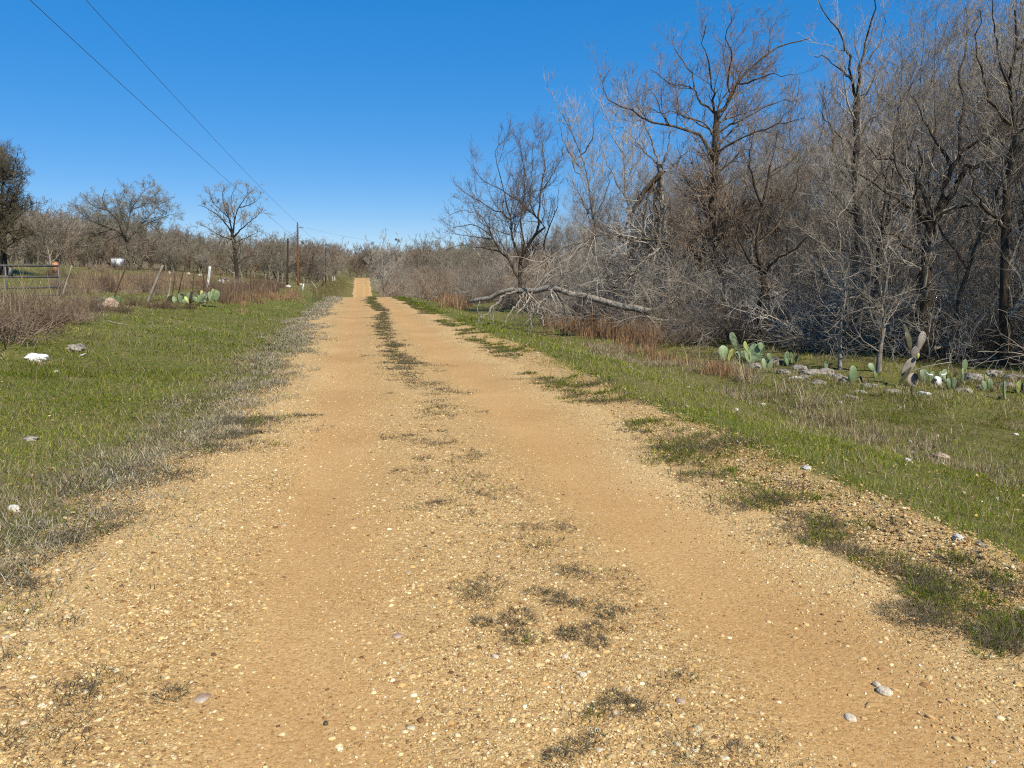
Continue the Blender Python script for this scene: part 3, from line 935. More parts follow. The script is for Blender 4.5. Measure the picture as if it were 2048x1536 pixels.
# the tall open tree in the middle of the right-hand wood
sp = [([(1402, 650), (1404, 560), (1408, 505), (1424, 466), (1428, 420), (1431, 372), (1431, 322), (1431, 255), (1434, 226)], .27, .10, 0),
      ([(1434, 226), (1455, 205), (1475, 167), (1522, 117), (1546, 97), (1580, 85), (1620, 76)], .085, .02),
      ([(1431, 235), (1423, 205), (1426, 182), (1417, 132), (1405, 85), (1412, 50)], .06, .012),
      ([(1455, 205), (1458, 160), (1462, 110), (1455, 60), (1462, 30)], .05, .012),
      ([(1424, 310), (1411, 290), (1382, 261), (1341, 252), (1303, 240), (1259, 220), (1229, 202), (1206, 176)], .085, .015),
      ([(1432, 265), (1458, 250), (1493, 235), (1531, 214), (1566, 202), (1600, 198)], .05, .012),
      ([(1434, 315), (1443, 299), (1470, 279), (1516, 261), (1566, 246), (1610, 235)], .06, .012),
      ([(1428, 226), (1402, 205), (1388, 182), (1364, 170), (1332, 167), (1300, 140)], .055, .012),
      ([(1425, 270), (1411, 255), (1388, 238), (1347, 223), (1323, 226), (1290, 215)], .045, .010),
      ([(1404, 520), (1425, 466), (1451, 448), (1461, 427), (1514, 401), (1560, 385), (1620, 372)], .16, .03),
      ([(1450, 448), (1500, 420), (1560, 415), (1600, 400)], .07, .02),
      ([(1405, 540), (1425, 515), (1456, 492), (1498, 484), (1534, 469), (1580, 455), (1630, 430)], .10, .02),
      ([(1426, 430), (1400, 400), (1370, 390), (1345, 360)], .05, .012),
      ([(1475, 167), (1500, 165), (1540, 150), (1590, 150)], .04, .01),
      ([(1388, 182), (1380, 140), (1352, 105), (1348, 70)], .035, .01),
      ([(1341, 252), (1322, 225), (1310, 190), (1285, 170)], .035, .01)]
loc, limbs = traced(26.5, sp, rt)
hero = plant_tree('bare_tree', loc, limbs, LV(1.85, 1.0, .3, .19, .0034, n4=32000), rt, M['bark'], M['twig_dark'],
                  'tall open bare tree with long level limb reaching left, middle of the right wood', group=None, sides=9)

# the multi-stemmed tree standing free at the left end of the wood
sp = [([(1040, 600), (1040, 548), (1041, 515), (1061, 487), (1072, 468)], .20, .10, 0),
      ([(1040, 560), (1022, 530), (1003, 505), (985, 478), (968, 462), (940, 450), (905, 455)], .10, .02),
      ([(1072, 468), (1088, 455), (1070, 432), (1033, 401), (997, 377), (960, 355), (945, 330)], .09, .015),
      ([(1072, 468), (1078, 429), (1082, 368), (1091, 322), (1085, 290), (1090, 275)], .09, .015),
      ([(1041, 515), (1025, 480), (1022, 440), (1010, 400), (1000, 350), (990, 310), (1000, 285)], .09, .015),
      ([(1022, 440), (1000, 425), (960, 405), (930, 385), (910, 370)], .06, .012),
      ([(1082, 380), (1105, 350), (1120, 320), (1125, 300)], .05, .012),
      ([(1040, 530), (1048, 480), (1040, 430), (1050, 370), (1045, 320), (1040, 285)], .08, .012),
      ([(985, 478), (955, 475), (920, 470), (892, 462)], .05, .012),
      ([(1070, 432), (1060, 400), (1062, 350), (1066, 300)], .05, .012),
      ([(985, 478), (970, 440), (935, 420), (900, 430)], .05, .012),
      ([(1003, 505), (960, 495), (920, 490), (890, 500)], .05, .012),
      ([(1088, 500), (1096, 460), (1112, 420), (1118, 380)], .07, .012)]
loc, limbs = traced(43, sp, rt)
plant_tree('bare_tree', loc, limbs, LV(1.35, 1.25, .34, .17, .0048, n4=26000), rt, M['bark'], M['twig_dark'],
           'round bare tree of several stems standing at the left end of the wood')

# the snapped tree with its shredded limb hanging down
sp = [([(1338, 625), (1336, 540), (1328, 480), (1326, 430), (1322, 380), (1322, 345), (1318, 325)], .20, .12, 0),
      ([(1320, 345), (1310, 300), (1296, 265), (1285, 235), (1270, 200)], .06, .012),
      ([(1322, 340), (1335, 300), (1340, 270), (1332, 235)], .05, .012),
      ([(1318, 330), (1290, 305), (1270, 280), (1250, 262)], .05, .012),
      ([(1324, 350), (1350, 325), (1378, 300), (1390, 275)], .05, .012),
      ([(1322, 345), (1300, 372), (1282, 398), (1262, 430), (1250, 462)], .13, .04, -.8),
      ([(1310, 362), (1296, 392), (1290, 430), (1284, 470)], .07, .02, -.6),
      ([(1318, 358), (1310, 395), (1305, 430), (1300, 478)], .06, .02, -.5),
      ([(1300, 372), (1280, 390), (1270, 415), (1255, 432)], .07, .02, -.9),
      ([(1322, 372), (1312, 405), (1318, 440), (1310, 475)], .05, .015, -.3)]
loc, limbs = traced(27, sp, rt)
plant_tree('broken_tree', loc, limbs, LV(.9, .8, .2, .22, .0036), rt, M['bark_pale'], M['twig'],
           'snapped tree with pale trunk and a torn dark limb hanging down', torn=(5, 6, 7, 8, 9))

# pale slender trees rising behind it
for (px, by, top, d, lean, lab) in ((1165, 600, 215, 40, -35, 'pale slender bare tree with its tip leaning left above the fallen branches'),
                                    (1240, 600, 232, 38, 14, 'pale upright bare tree just left of the snapped tree')):
    sp = [([(px + 20, by), (px + 25, by - 110), (px + 18, by - 190), (px + 5, by - 260), (px + lean * .5, top + 60), (px + lean, top)], .13, .012, 0)]
    for k in range(7):
        t = rt.uniform(.35, .85); yy = by + (top - by) * t; s = rt.choice([-1, 1])
        x0 = px + 22 * (1 - t) + lean * max(0, t - .5) * 1.6
        sp.append(([(x0, yy), (x0 + s * rt.uniform(15, 30), yy - 40), (x0 + s * rt.uniform(30, 60), yy - rt.uniform(80, 130))], .05, .01))
    loc, limbs = traced(d, sp, rt)
    plant_tree('bare_tree', loc, limbs, LV(1.15, 1.05, .45, .16, .0045), rt, M['bark_pale'], M['twig_pale'], lab)

# the two-leader tree whose tips run out of the top of the picture
sp = [([(1708, 660), (1712, 520), (1712, 400), (1714, 300), (1715, 195)], .17, .10, 0),
      ([(1715, 200), (1718, 146), (1730, 81), (1741, 49), (1748, 0), (1752, -60)], .06, .012),
      ([(1713, 205), (1705, 163), (1696, 114), (1679, 72), (1650, 33), (1630, -20)], .06, .012),
      ([(1718, 146), (1745, 110), (1765, 70), (1772, 20)], .04, .01),
      ([(1705, 163), (1680, 140), (1650, 115), (1625, 110)], .04, .01),
      ([(1714, 280), (1740, 245), (1770, 215), (1785, 170)], .045, .01),
      ([(1714, 310), (1690, 280), (1660, 255), (1640, 220)], .045, .01),
      ([(1713, 400), (1745, 360), (1775, 335), (1790, 290)], .05, .01),
      ([(1712, 430), (1675, 400), (1650, 365), (1615, 340)], .05, .01)]
loc, limbs = traced(23, sp, rt)
plant_tree('bare_tree', loc, limbs, LV(1.3, .85, .42, .17, .0034), rt, M['bark'], M['twig_pale'],
           'tall bare tree forking high into two leaders above the wood')

# the dark spreading tree on the right
sp = [([(1850, 672), (1848, 600), (1852, 520), (1862, 460), (1875, 423)], .21, .15, 0),
      ([(1875, 423), (1897, 390), (1917, 358), (1930, 335), (1969, 325), (2001, 319), (2045, 300)], .11, .025),
      ([(1969, 325), (1985, 270), (2005, 244), (2020, 200), (2015, 150)], .06, .012),
      ([(1878, 415), (1893, 370), (1902, 335), (1920, 306), (1943, 290), (1982, 277), (2008, 244)], .09, .015),
      ([(1920, 306), (1923, 250), (1923, 195), (1923, 130), (1935, 70), (1930, 10)], .06, .012),
      ([(1902, 330), (1880, 295), (1855, 255), (1840, 220), (1820, 190)], .06, .012),
      ([(1862, 460), (1838, 420), (1830, 380), (1842, 340), (1835, 290)], .09, .015),
      ([(1862, 450), (1830, 350), (1800, 325), (1760, 315), (1730, 290)], .06, .012),
      ([(1860, 440), (1800, 400), (1760, 375), (1720, 350), (1690, 320)], .07, .012),
      ([(1852, 520), (1800, 480), (1760, 460), (1720, 445)], .06, .012),
      ([(1875, 423), (1935, 410), (1985, 415), (2040, 400)], .06, .012),
      ([(1830, 380), (1800, 350), (1785, 300), (1790, 250)], .045, .01)]
loc, limbs = traced(17.5, sp, rt)
plant_tree('bare_tree', loc, limbs, LV(1.5, .72, .3, .22, .0028, n4=19000), rt, M['bark_dark'], M['twig'],
           'dark spreading bare tree with crooked limbs behind the tall prickly pear', sides=9)

# right edge trunk
sp = [([(2012, 690), (2010, 560), (2011, 456), (2018, 325), (2027, 286), (2018, 240), (2022, 180), (2035, 100), (2030, 20)], .16, .02, 0),
      ([(2018, 325), (2050, 280), (2075, 220)], .06, .012), ([(2022, 250), (1985, 205), (1965, 150), (1955, 90), (1960, 20)], .05, .01),
      ([(2011, 456), (1975, 420), (1950, 380), (1940, 330)], .06, .012), ([(2035, 100), (2060, 60), (2068, 0)], .04, .01), ([(2022, 180), (2000, 130), (1990, 60), (1985, 0)], .04, .01)]
loc, limbs = traced(16.5, sp, rt)
plant_tree('bare_tree', loc, limbs, LV(1.4, .75, .35, .2, .0028), rt, M['bark_dark'], M['twig'], 'tall dark trunk standing at the right edge of the picture')

# two thin pale trees in front of the wood
sp = [([(1682, 735), (1690, 640), (1685, 572), (1685, 520), (1675, 437), (1668, 380), (1655, 320)], .055, .008, 0),
      ([(1685, 520), (1660, 495), (1630, 480), (1600, 455)], .02, .005), ([(1685, 545), (1640, 540), (1600, 530), (1560, 532)], .02, .004), ([(1684, 560), (1720, 545), (1755, 530), (1790, 525)], .02, .004),
      ([(1686, 580), (1650, 570), (1610, 568), (1580, 555)], .018, .004), ([(1675, 437), (1700, 400), (1715, 360), (1722, 320)], .02, .005), ([(1680, 470), (1650, 430), (1630, 390), (1618, 350)], .02, .005),
      ([(1687, 600), (1720, 590), (1750, 600), (1780, 590)], .018, .004), ([(1688, 620), (1655, 612), (1625, 620), (1590, 640)], .018, .004)]
loc, limbs = traced(16.6, sp, rt)
plant_tree('sapling', loc, limbs, LV(1.7, .6, .05, .16, .0026, ang=.7), rt, M['bark_pale'], M['twig'],
           'thin pale tree with level branches in front of the wood, nearer the rock pile')
sp = [([(1758, 742), (1767, 658), (1764, 606), (1775, 554), (1767, 502), (1749, 450), (1740, 400), (1735, 340)], .06, .008, 0),
      ([(1767, 502), (1790, 470), (1830, 450), (1870, 440)], .02, .005), ([(1772, 560), (1810, 535), (1840, 515), (1875, 505)], .022, .004), ([(1770, 540), (1730, 525), (1700, 520), (1670, 500)], .02, .004),
      ([(1766, 600), (1800, 590), (1840, 575), (1880, 580)], .02, .004), ([(1749, 450), (1725, 420), (1705, 405), (1680, 400)], .02, .004), ([(1766, 620), (1735, 615), (1700, 625), (1670, 650)], .018, .004),
      ([(1767, 650), (1800, 640), (1830, 655), (1860, 650)], .016, .004), ([(1745, 430), (1770, 390), (1790, 350), (1800, 310)], .02, .004)]
loc, limbs = traced(15.8, sp, rt)
plant_tree('sapling', loc, limbs, LV(1.7, .6, .05, .16, .0026, ang=.7), rt, M['bark_pale'], M['twig'],
           'thin pale tree with tangled white branches just left of the tall prickly pear')

# stout dark stem behind the prickly pears
sp = [([(1516, 690), (1518, 640), (1521, 588), (1524, 540), (1515, 480), (1525, 410), (1540, 330)], .14, .03, 0),
      ([(1521, 560), (1550, 520), (1585, 500), (1620, 470)], .06, .012), ([(1520, 545), (1490, 500), (1470, 450), (1475, 400)], .06, .012), ([(1516, 480), (1560, 440), (1590, 380), (1600, 330)], .05, .01), ([(1525, 410), (1505, 360), (1500, 310), (1510, 260)], .05, .01)]
loc, limbs = traced(20.5, sp, rt)
plant_tree('bare_tree', loc, limbs, LV(1.5, .8, .25, .2, .003), rt, M['bark_dark'], M['twig_dark'], 'stout dark trunk rising right behind the clump of prickly pear pads')

# left side: the wide oak, the tall oak, the dark tree at the frame's edge
sp = [([(262, 540), (262, 520), (258, 500), (252, 482), (244, 470)], .34, .22, 0),
      ([(246, 472), (225, 458), (200, 450), (178, 440), (160, 425), (152, 410)], .15, .03),
      ([(246, 472), (235, 440), (215, 420), (205, 400), (210, 380)], .16, .03),
      ([(250, 476), (256, 445), (262, 420), (275, 400), (290, 380), (300, 373)], .17, .03),
      ([(256, 480), (275, 460), (300, 445), (325, 435), (348, 428)], .16, .03),
      ([(275, 460), (300, 430), (318, 410), (335, 400)], .10, .025),
      ([(252, 450), (240, 415), (246, 390), (250, 376)], .11, .025),
      ([(225, 458), (190, 470), (165, 480), (150, 490)], .10, .02),
      ([(300, 445), (320, 465), (340, 480), (350, 500)], .09, .02),
      ([(262, 420), (285, 410), (310, 390), (320, 380)], .09, .02),
      ([(215, 420), (190, 415), (175, 400), (170, 392)], .09, .02),
      ([(244, 470), (215, 480), (185, 497), (160, 510)], .09, .02)]
loc, limbs = traced(104, sp, rt, .35)
plant_tree('oak_tree', loc, limbs, LV(1.45, 1.55, .12, .26, .0105, n4=17000), rt, M['bark'], M['twig_oak'], 'broad bare oak with a wide flat crown in the left field', sides=9)
sp = [([(472, 562), (473, 540), (470, 505), (466, 480), (464, 465)], .34, .20, 0),
      ([(464, 467), (450, 445), (432, 428), (412, 415), (395, 410)], .14, .025), ([(464, 467), (458, 435), (448, 408), (445, 388), (450, 376)], .14, .025),
      ([(465, 467), (470, 440), (478, 415), (490, 395), (500, 385)], .14, .025), ([(467, 475), (485, 455), (505, 440), (520, 425)], .13, .025),
      ([(458, 435), (430, 410), (420, 390), (418, 380)], .10, .02), ([(466, 480), (440, 470), (415, 455), (392, 445)], .10, .02), ([(470, 440), (462, 410), (465, 385), (470, 375)], .10, .02),
      ([(478, 415), (500, 410), (515, 400), (522, 395)], .09, .02), ([(468, 485), (495, 475), (515, 465), (526, 460)], .09, .02), ([(474, 530), (490, 515), (510, 512), (525, 505)], .08, .02), ([(473, 530), (455, 510), (435, 505), (415, 500)], .08, .02)]
loc, limbs = traced(91, sp, rt, .35)
plant_tree('oak_tree', loc, limbs, LV(1.1, 1.5, .2, .26, .011, n4=16000), rt, M['bark_dark'], M['twig_oak'], 'tall rounded bare oak between the white post and the utility poles', sides=9)
sp = [([(4, 600), (8, 540), (5, 480), (0, 420), (5, 360), (2, 310)], .30, .04, 0), ([(5, 480), (30, 440), (50, 420), (70, 412)], .10, .02), ([(3, 440), (25, 400), (38, 370), (45, 345)], .09, .02),
      ([(0, 420), (-30, 380), (-45, 340), (-50, 310)], .09, .02), ([(5, 370), (22, 345), (30, 325), (35, 305)], .07, .02), ([(6, 500), (35, 480), (55, 470), (72, 465)], .09, .02), ([(4, 480), (-30, 450), (-60, 430), (-80, 400)], .10, .02), ([(6, 520), (30, 510), (50, 512), (66, 508)], .07, .02), ([(4, 400), (-15, 350), (-10, 320), (-12, 290)], .06, .02)]
loc, limbs = traced(52, sp, rt, .4)
plant_tree('bare_tree', loc, limbs, LV(2.2, 1.15, .12, .3, .0075, n4=34000), rt, M['bark_dark'], M['twig_under'], 'dense dark bare tree at the left edge of the picture behind the gate')
# ------------------------------------------------------------------ repeated trees and bushes
def proto_tree(name, seed, h, r, nl, lv, bark, twig, cat='tree', **kw):
    rg = np.random.default_rng(seed)
    return plant_tree(name, (0, 0, -500), grow_limbs(rg, h, r, nl, **kw), lv, rg, bark, twig, 'x', cat, sides=6)

def bush_mesh(seed, n, h, spread, lv, wig=.2, up=.2, r=.012):
    rg = np.random.default_rng(seed)
    a = rg.uniform(0, 6.28, n); rad = spread * .35 * np.sqrt(rg.uniform(0, 1, n))
    p = np.stack([rad * np.cos(a), rad * np.sin(a), np.full(n, -.05)], 1)
    tilt = rg.uniform(.05, .95, n)
    d = unit(np.stack([np.cos(a) * tilt, np.sin(a) * tilt, np.ones(n)], 1))
    L = h * rg.uniform(.55, 1.25, n)
    out = [p]
    for s in range(7):
        d = unit(d + rg.normal(0, wig, (n, 3)) + np.array([0, 0, up * .2]))
        p = p + d * (L / 7)[:, None]; out.append(p)
    Pn = np.stack(out, 1); u = np.linspace(0, 1, 8)[None]
    Rn = r * rg.uniform(.5, 1.2, (n, 1)) * (1 - u) + .003
    Pn[..., 2] = np.maximum(Pn[..., 2], -.05)
    g = [(Pn, Rn, 4)] + crown_of(Pn, Rn, rg, lv)
    return split_mesh('bush', g)

BUSH_LV = [dict(per_m=5, t0=.1, t1=1, ang=.8, ang_sd=.3, ratio=.45, lmin=.15, lmax=.8, segs=4, wig=.25, up=.1, rr=.6, rtip=.003),
           dict(per_m=7, t0=.1, t1=1, ang=.8, ang_sd=.3, ratio=.55, lmin=.08, lmax=.4, segs=3, wig=.25, up=.1, rr=.7, rtip=.0026)]

def free_spot(taken, x, y, dmin):
    for (a, b) in taken:
        if (a - x) ** 2 + (b - y) ** 2 < dmin * dmin: return False
    taken.append((x, y)); return True

rd = np.random.default_rng(404)
wood_lv = LV(1.25, .85, .42, .17, .0036, n4=6500)
kinds = [('bare_tree', 'grey bare tree crowded among others inside the right hand wood', 'grey bare trees inside the right hand wood',
          [proto_tree('bare_tree', 510 + i, h, r_, nl, wood_lv, M['bark'], M['twig'], lean=.12, spread=.5, start=.28, wig=.15, up=.7) for i, (h, r_, nl) in enumerate(((10.5, .13, 9), (9.2, .11, 8), (11.2, .15, 10), (8.2, .10, 8)))]),
         ('bare_tree', 'dark stemmed bare tree crowded among others inside the right hand wood', 'dark bare trees inside the right hand wood',
          [proto_tree('bare_tree', 530 + i, h, r_, nl, LV(1.3, .85, .25, .24, .0036, n4=6500), M['bark_dark'], M['twig_dark'], lean=.2, spread=.8, start=.25, wig=.22, up=.4, gnarl=.16) for i, (h, r_, nl) in enumerate(((8.2, .14, 8), (7.2, .13, 9), (9.0, .15, 9)))]),
         ('sapling', 'slim pale bare sapling crowded inside the right hand wood', 'slim pale saplings inside the right hand wood',
          [proto_tree('sapling', 550 + i, h, r_, nl, LV(1.5, .7, .3, .16, .0032, n4=5000), M['bark_pale'], M['twig_pale'], lean=.1, spread=.45, start=.2, wig=.14, up=.6) for i, (h, r_, nl) in enumerate(((6.2, .05, 8), (7.6, .06, 9), (5.2, .045, 7)))])]
for _, lab, grp, ps in kinds:
    for p in ps: p['label'] = lab; p['group'] = grp

def pix_of(x, y):
    d = x * math.sin(YAW) + y * math.cos(YAW); lat = x * math.cos(YAW) - y * math.sin(YAW)
    return W / 2 + F * lat / max(d, .5) * math.cos(PITCH), d
SKY_X = [860, 940, 1000, 1100, 1180, 1260, 1360, 1500, 1620, 1690, 1780, 1850, 1930, 2048, 2400]
SKY_Y = [500, 430, 385, 320, 275, 255, 255, 225, 160, 110, 70, 20, -40, -120, -200]
def fit_height(p, x, y, sc):
    """Keeps the crowns in the wood stepping down towards its left end."""
    px, d = pix_of(x, y)
    h = max(v[2] for c_ in p.children for v in c_.bound_box)
    top = (HORIZ - np.interp(px, SKY_X, SKY_Y)) / F * d + EYE - float(ground_z(x, y))
    if px > 1600: sc *= 1.2
    return min(sc, top * rd.uniform(.8, 1.06) / h)
def use(ps, loc, rz, sc, label=None):
    """Moves an unused prototype there, or copies one."""
    p = ps[int(rd.integers(len(ps)))]
    sc = fit_height(p, loc[0], loc[1], sc)
    if p.location.z < -400:
        p.location = tuple(loc); p.rotation_euler = (0, 0, rz); p.scale = (sc, sc, sc)
        if label: p['label'] = label
        return p
    return copy_tree(p, loc, rz, sc, label)

taken = []
n_in = 0; tries = 0
while n_in < 140 and tries < 6000:
    tries += 1
    y = rd.uniform(3, 95) if tries % 3 else rd.uniform(3, 40)
    front = np.interp(y, [0, 12, 16, 20, 26, 34, 45, 95], [15.5, 13.8, 12.6, 11.0, 10.4, 10.5, 11, 12])
    dep = rd.exponential(9)
    x = front + .8 + min(dep, 40)
    if y > 45 and x < 20: continue
    if not free_spot(taken, x, y, 1.35 if x < 24 else 1.9): continue
    u = rd.uniform()
    ps = kinds[0 if u < .5 else 1 if u < .78 else 2]
    sc = rd.uniform(.82, 1.12) * (1.0 if y < 34 else .85)
    if x < front + 2.5: sc *= .85
    use(ps[3], (x, y, float(ground_z(x, y)) - .05), rd.uniform(0, 6.28), sc); n_in += 1

# brush
def bush_kind(seed, n, h, spread, mat, k=3, lv=BUSH_LV, r=.012, up=.2, wig=.26):
    out = []
    for i in range(k):
        me = bush_mesh(seed + i, n, h, spread, lv, r=r, up=up, wig=wig); me.materials.append(mat); out.append(me)
    return out
B_grey = bush_kind(601, 46, 1.7, 1.6, M['twig'])
B_brown = bush_kind(611, 55, 1.5, 1.8, M['twig_dark'])
B_pale = bush_kind(621, 36, 1.9, 2.0, M['twig_pale'], up=.1)
B_red = bush_kind(631, 70, 1.1, 1.3, M['twig_red'])
B_weed = bush_kind(641, 80, 1.0, 1.9, M['twig_weed'], wig=.36, up=.05, r=.009)
B_weed2 = bush_kind(651, 60, 1.0, 1.9, M['twig_red'], wig=.36, up=.05, r=.009)

def bush(ps, x, y, sc, label, group, name='bush', cat='bush', sz=1.0):
    o = obj(name, ps[int(rd.integers(len(ps)))])
    o.location = (x, y, float(ground_z(x, y))); o.rotation_euler = (0, 0, rd.uniform(0, 6.28)); o.scale = (sc, sc, sc * sz)
    return tag(o, label, cat, group)

taken = []; n_in = 0; tries = 0
while n_in < 125 and tries < 5000:                       # under and along the edge of the wood
    tries += 1
    y = rd.uniform(8, 75)
    front = np.interp(y, [0, 12, 16, 20, 26, 34, 45, 75], [15.0, 13.6, 12.3, 10.6, 8.6, 8.6, 9, 9])
    x = front + min(rd.exponential(3.4), 16)
    if not free_spot(taken, x, y, .85): continue
    u = rd.uniform(); sc = rd.uniform(.7, 1.25) * (1 if y > 24 else .85)
    if u < .3: bush(B_grey, x, y, sc, 'tangled grey leafless bush along the edge of the right wood', 'grey leafless bushes along the right wood')
    elif u < .85: bush(B_brown, x, y, sc, 'dark brown leafless bush along the edge of the right wood', 'dark brown bushes along the right wood')
    else: bush(B_pale, x, y, sc * .9, 'pale twiggy bush along the edge of the right wood', 'pale twiggy bushes along the right wood')
    n_in += 1

B_arch = bush_kind(661, 26, 3.0, 2.2, M['twig_pale'], wig=.3, up=-.12, r=.016)
B_arch2 = bush_kind(671, 30, 3.4, 2.4, M['twig'], wig=.32, up=-.08, r=.02)
taken = []; n_in = 0; tries = 0
while n_in < 72 and tries < 4000:                        # tangled arching shrubs across the front of the wood
    tries += 1
    y = rd.uniform(6, 46)
    x = np.interp(y, [0, 12, 16, 20, 26, 34, 45], [15.2, 13.9, 12.7, 11.2, 10.2, 10.2, 10.5]) + abs(rd.normal(0, 2.4)) + .3
    if not free_spot(taken, x, y, .95): continue
    if n_in % 2: bush(B_arch, x, y, rd.uniform(.6, 1.05), 'pale arching shrub with crossing stems at the front of the right wood', 'pale arching shrubs at the front of the right wood', 'shrub', 'shrub')
    else: bush(B_arch2, x, y, rd.uniform(.7, 1.25), 'grey arching shrub with crossing stems at the front of the right wood', 'grey arching shrubs at the front of the right wood', 'shrub', 'shrub')
    n_in += 1
taken = []; n_in = 0; tries = 0
while n_in < 60 and tries < 4000:                        # tall shrubs deeper among the trunks
    tries += 1
    y = rd.uniform(5, 85)
    x = np.interp(y, [0, 12, 16, 20, 26, 34, 45, 85], [16.5, 15, 14, 12.6, 12, 12, 12, 13]) + rd.uniform(0, 30)
    if not free_spot(taken, x, y, 2.0): continue
    bush((B_grey, B_brown)[n_in % 2], x, y, rd.uniform(1.5, 2.2), 'tall twiggy shrub deep among the trunks of the right wood', 'tall shrubs deep in the right wood', 'shrub', 'shrub', rd.uniform(.9, 1.2)); n_in += 1
# roadside brush beyond the fallen tree, along the dip, to the far rise
taken = []; n_in = 0; tries = 0
while n_in < 95 and tries < 4000:
    tries += 1
    y = rd.uniform(48, 300)
    x = np.interp(y, [48, 70, 120, 220, 300], [8.2, 7.8, 7.2, 6.4, 6.2]) + min(rd.exponential(4 + y * .05), 30)
    if not free_spot(taken, x, y, 1.3 + y * .008): continue
    u = rd.uniform(); sc = rd.uniform(1.1, 1.9) * (1 + y * .003)
    if u < .55: bush(B_red, x, y, sc * 1.6, 'russet roadside bush right of the road towards the dip', 'russet bushes right of the road')
    else: bush(B_grey, x, y, sc * 1.2, 'grey roadside bush right of the road towards the dip', 'grey bushes right of the road')
    n_in += 1

# the brush pile beside the prickly pears and the brush below the gate
for (px, py, sc, sz, ps, lab) in ((1350, 690, .95, .62, B_brown, 'low dark brush heap just left of the prickly pear clump'),
                              (1400, 680, .9, .7, B_grey, 'low grey brush heap touching the prickly pear clump'),
                              (1610, 700, .8, .55, B_grey, 'low pale dead brush fan behind the rock pile'),
                              (1310, 665, .9, .7, B_grey, 'grey brush heap at the butt end of the fallen trunk')):
    p = G(px, py); bush(ps, p[0], p[1], sc, lab, None, 'brush_heap', 'brush heap', sz)
for k, (px, py, sc, ps) in enumerate(((0, 672, .8, B_weed), (40, 664, .75, B_weed), (80, 650, .65, B_weed), (20, 645, .75, B_weed2), (60, 636, .65, B_weed), (118, 634, .6, B_weed), (165, 640, .5, B_weed2), (182, 624, .45, B_weed), (-25, 685, 1.0, B_weed2), (0, 640, .8, B_weed), (138, 645, .5, B_weed2), (100, 628, .5, B_weed2), (35, 632, .6, B_weed2), (75, 630, .5, B_weed), (20, 655, .8, B_weed), (60, 655, .7, B_weed2))):
    p = G(px, py); bush(ps, p[0], p[1], sc, 'brown winter weeds tangled in front of the metal gate', 'brown weeds in front of the gate', 'weed_clump', 'weeds')
for k in range(40):                                        # brown weeds along and behind the left fence
    f = rd.uniform()
    px = rd.uniform(120, 600); d = rd.uniform(34, 80)
    p = on_ground(px, d)
    if p[0] > -8.5: continue
    bush((B_weed, B_red, B_weed2)[k % 3], p[0], p[1], rd.uniform(.5, .95), 'brown weed bush standing in the field behind the left fence', 'brown weed bushes behind the left fence', 'weed_clump', 'weeds')
for (px, py, sc) in ((150, 612, .5), (178, 605, .45), (205, 622, .35), (245, 626, .3), (268, 612, .4), (312, 616, .4), (340, 618, .35), (380, 618, .3), (138, 590, .6), (190, 585, .55), (262, 588, .5), (320, 590, .5)):
    p = G(px, py); bush(B_weed2 if sc > .4 else B_weed, p[0], p[1], sc, 'low brown weed tangle at the foot of the left fence', 'low weeds at the foot of the left fence', 'weed_clump', 'weeds')
for (px, py) in ((430, 592), (460, 588), (500, 582), (520, 578), (545, 575)):
    p = G(px, py); bush(B_weed, p[0], p[1], rd.uniform(.8, 1.15), 'russet weed bush growing up through the left fence line', 'russet weeds in the left fence line', 'weed_clump', 'weeds')

# far woods: each tree a thing, too small to show its parts
def far_proto(seed, h, nl, twig, bark, **kw):
    rg = np.random.default_rng(seed)
    Pl, Rl = limb_arrays(grow_limbs(rg, h, .2, nl, **kw), rg)
    g = crown_of(Pl, Rl, rg, LV(.9, 1.7, .3, .24, .013, n4=5000))
    return split_mesh('far_tree', [(Pl, Rl, 5)] + g)
FP = []
for i in range(5):
    me = far_proto(700 + i, 7.5, 9, None, None, lean=.15, spread=.95, start=.12, wig=.2, up=.4, gnarl=.14)
    me.materials.append(M[('twig_oak', 'twig', 'twig_oak', 'twig_dark', 'twig_red')[i]]); FP.append(me)

def far_tree(x, y, sc, label, group, z=None):
    i = int(rd.integers(len(FP)))
    o = obj('bare_tree', FP[i]); o.location = (x, y, float(ground_z(x, y)) - .1); o.rotation_euler = (0, 0, rd.uniform(0, 6.28))
    o.scale = (sc * rd.uniform(.9, 1.3), sc * rd.uniform(.9, 1.3), sc * rd.uniform(.85, 1.1))
    return tag(o, label, 'tree', group)

def left_wood(px, d):
    p = on_ground(px, d)
    hpx = np.interp(px, [-90, 60, 200, 330, 480, 620, 720], [128, 126, 116, 92, 72, 62, 52])
    return p, max((hpx / F * d - (p[2] - EYE)) / 7.5 * rd.uniform(.55, 1.04), .35)
taken = []; n_in = 0; tries = 0
while n_in < 118 and tries < 6000:                         # behind the left field
    tries += 1
    px = rd.uniform(-90, 722)
    d = np.interp(px, [-90, 60, 200, 330, 480, 620, 720], [66, 84, 118, 122, 126, 150, 290]) + rd.exponential(14)
    if d > 330: continue
    p, sc = left_wood(px, d)
    if p[0] > -8 or not free_spot(taken, p[0], p[1], 2.8 + d * .008): continue
    far_tree(p[0], p[1], sc, 'small bare tree in the far wood behind the left field', 'bare trees of the far left wood'); n_in += 1
deep = []                                                  # farther rows read as one mass
while len(deep) < 120:
    px = rd.uniform(-90, 722)
    d = np.interp(px, [-90, 60, 200, 330, 480, 620, 720], [66, 84, 118, 122, 126, 150, 290]) + 18 + rd.exponential(40)
    p, sc = left_wood(px, min(d, 380))
    if p[0] > -8: continue
    deep.append((p[0], p[1], p[2], sc))
taken = []; n_in = 0; tries = 0
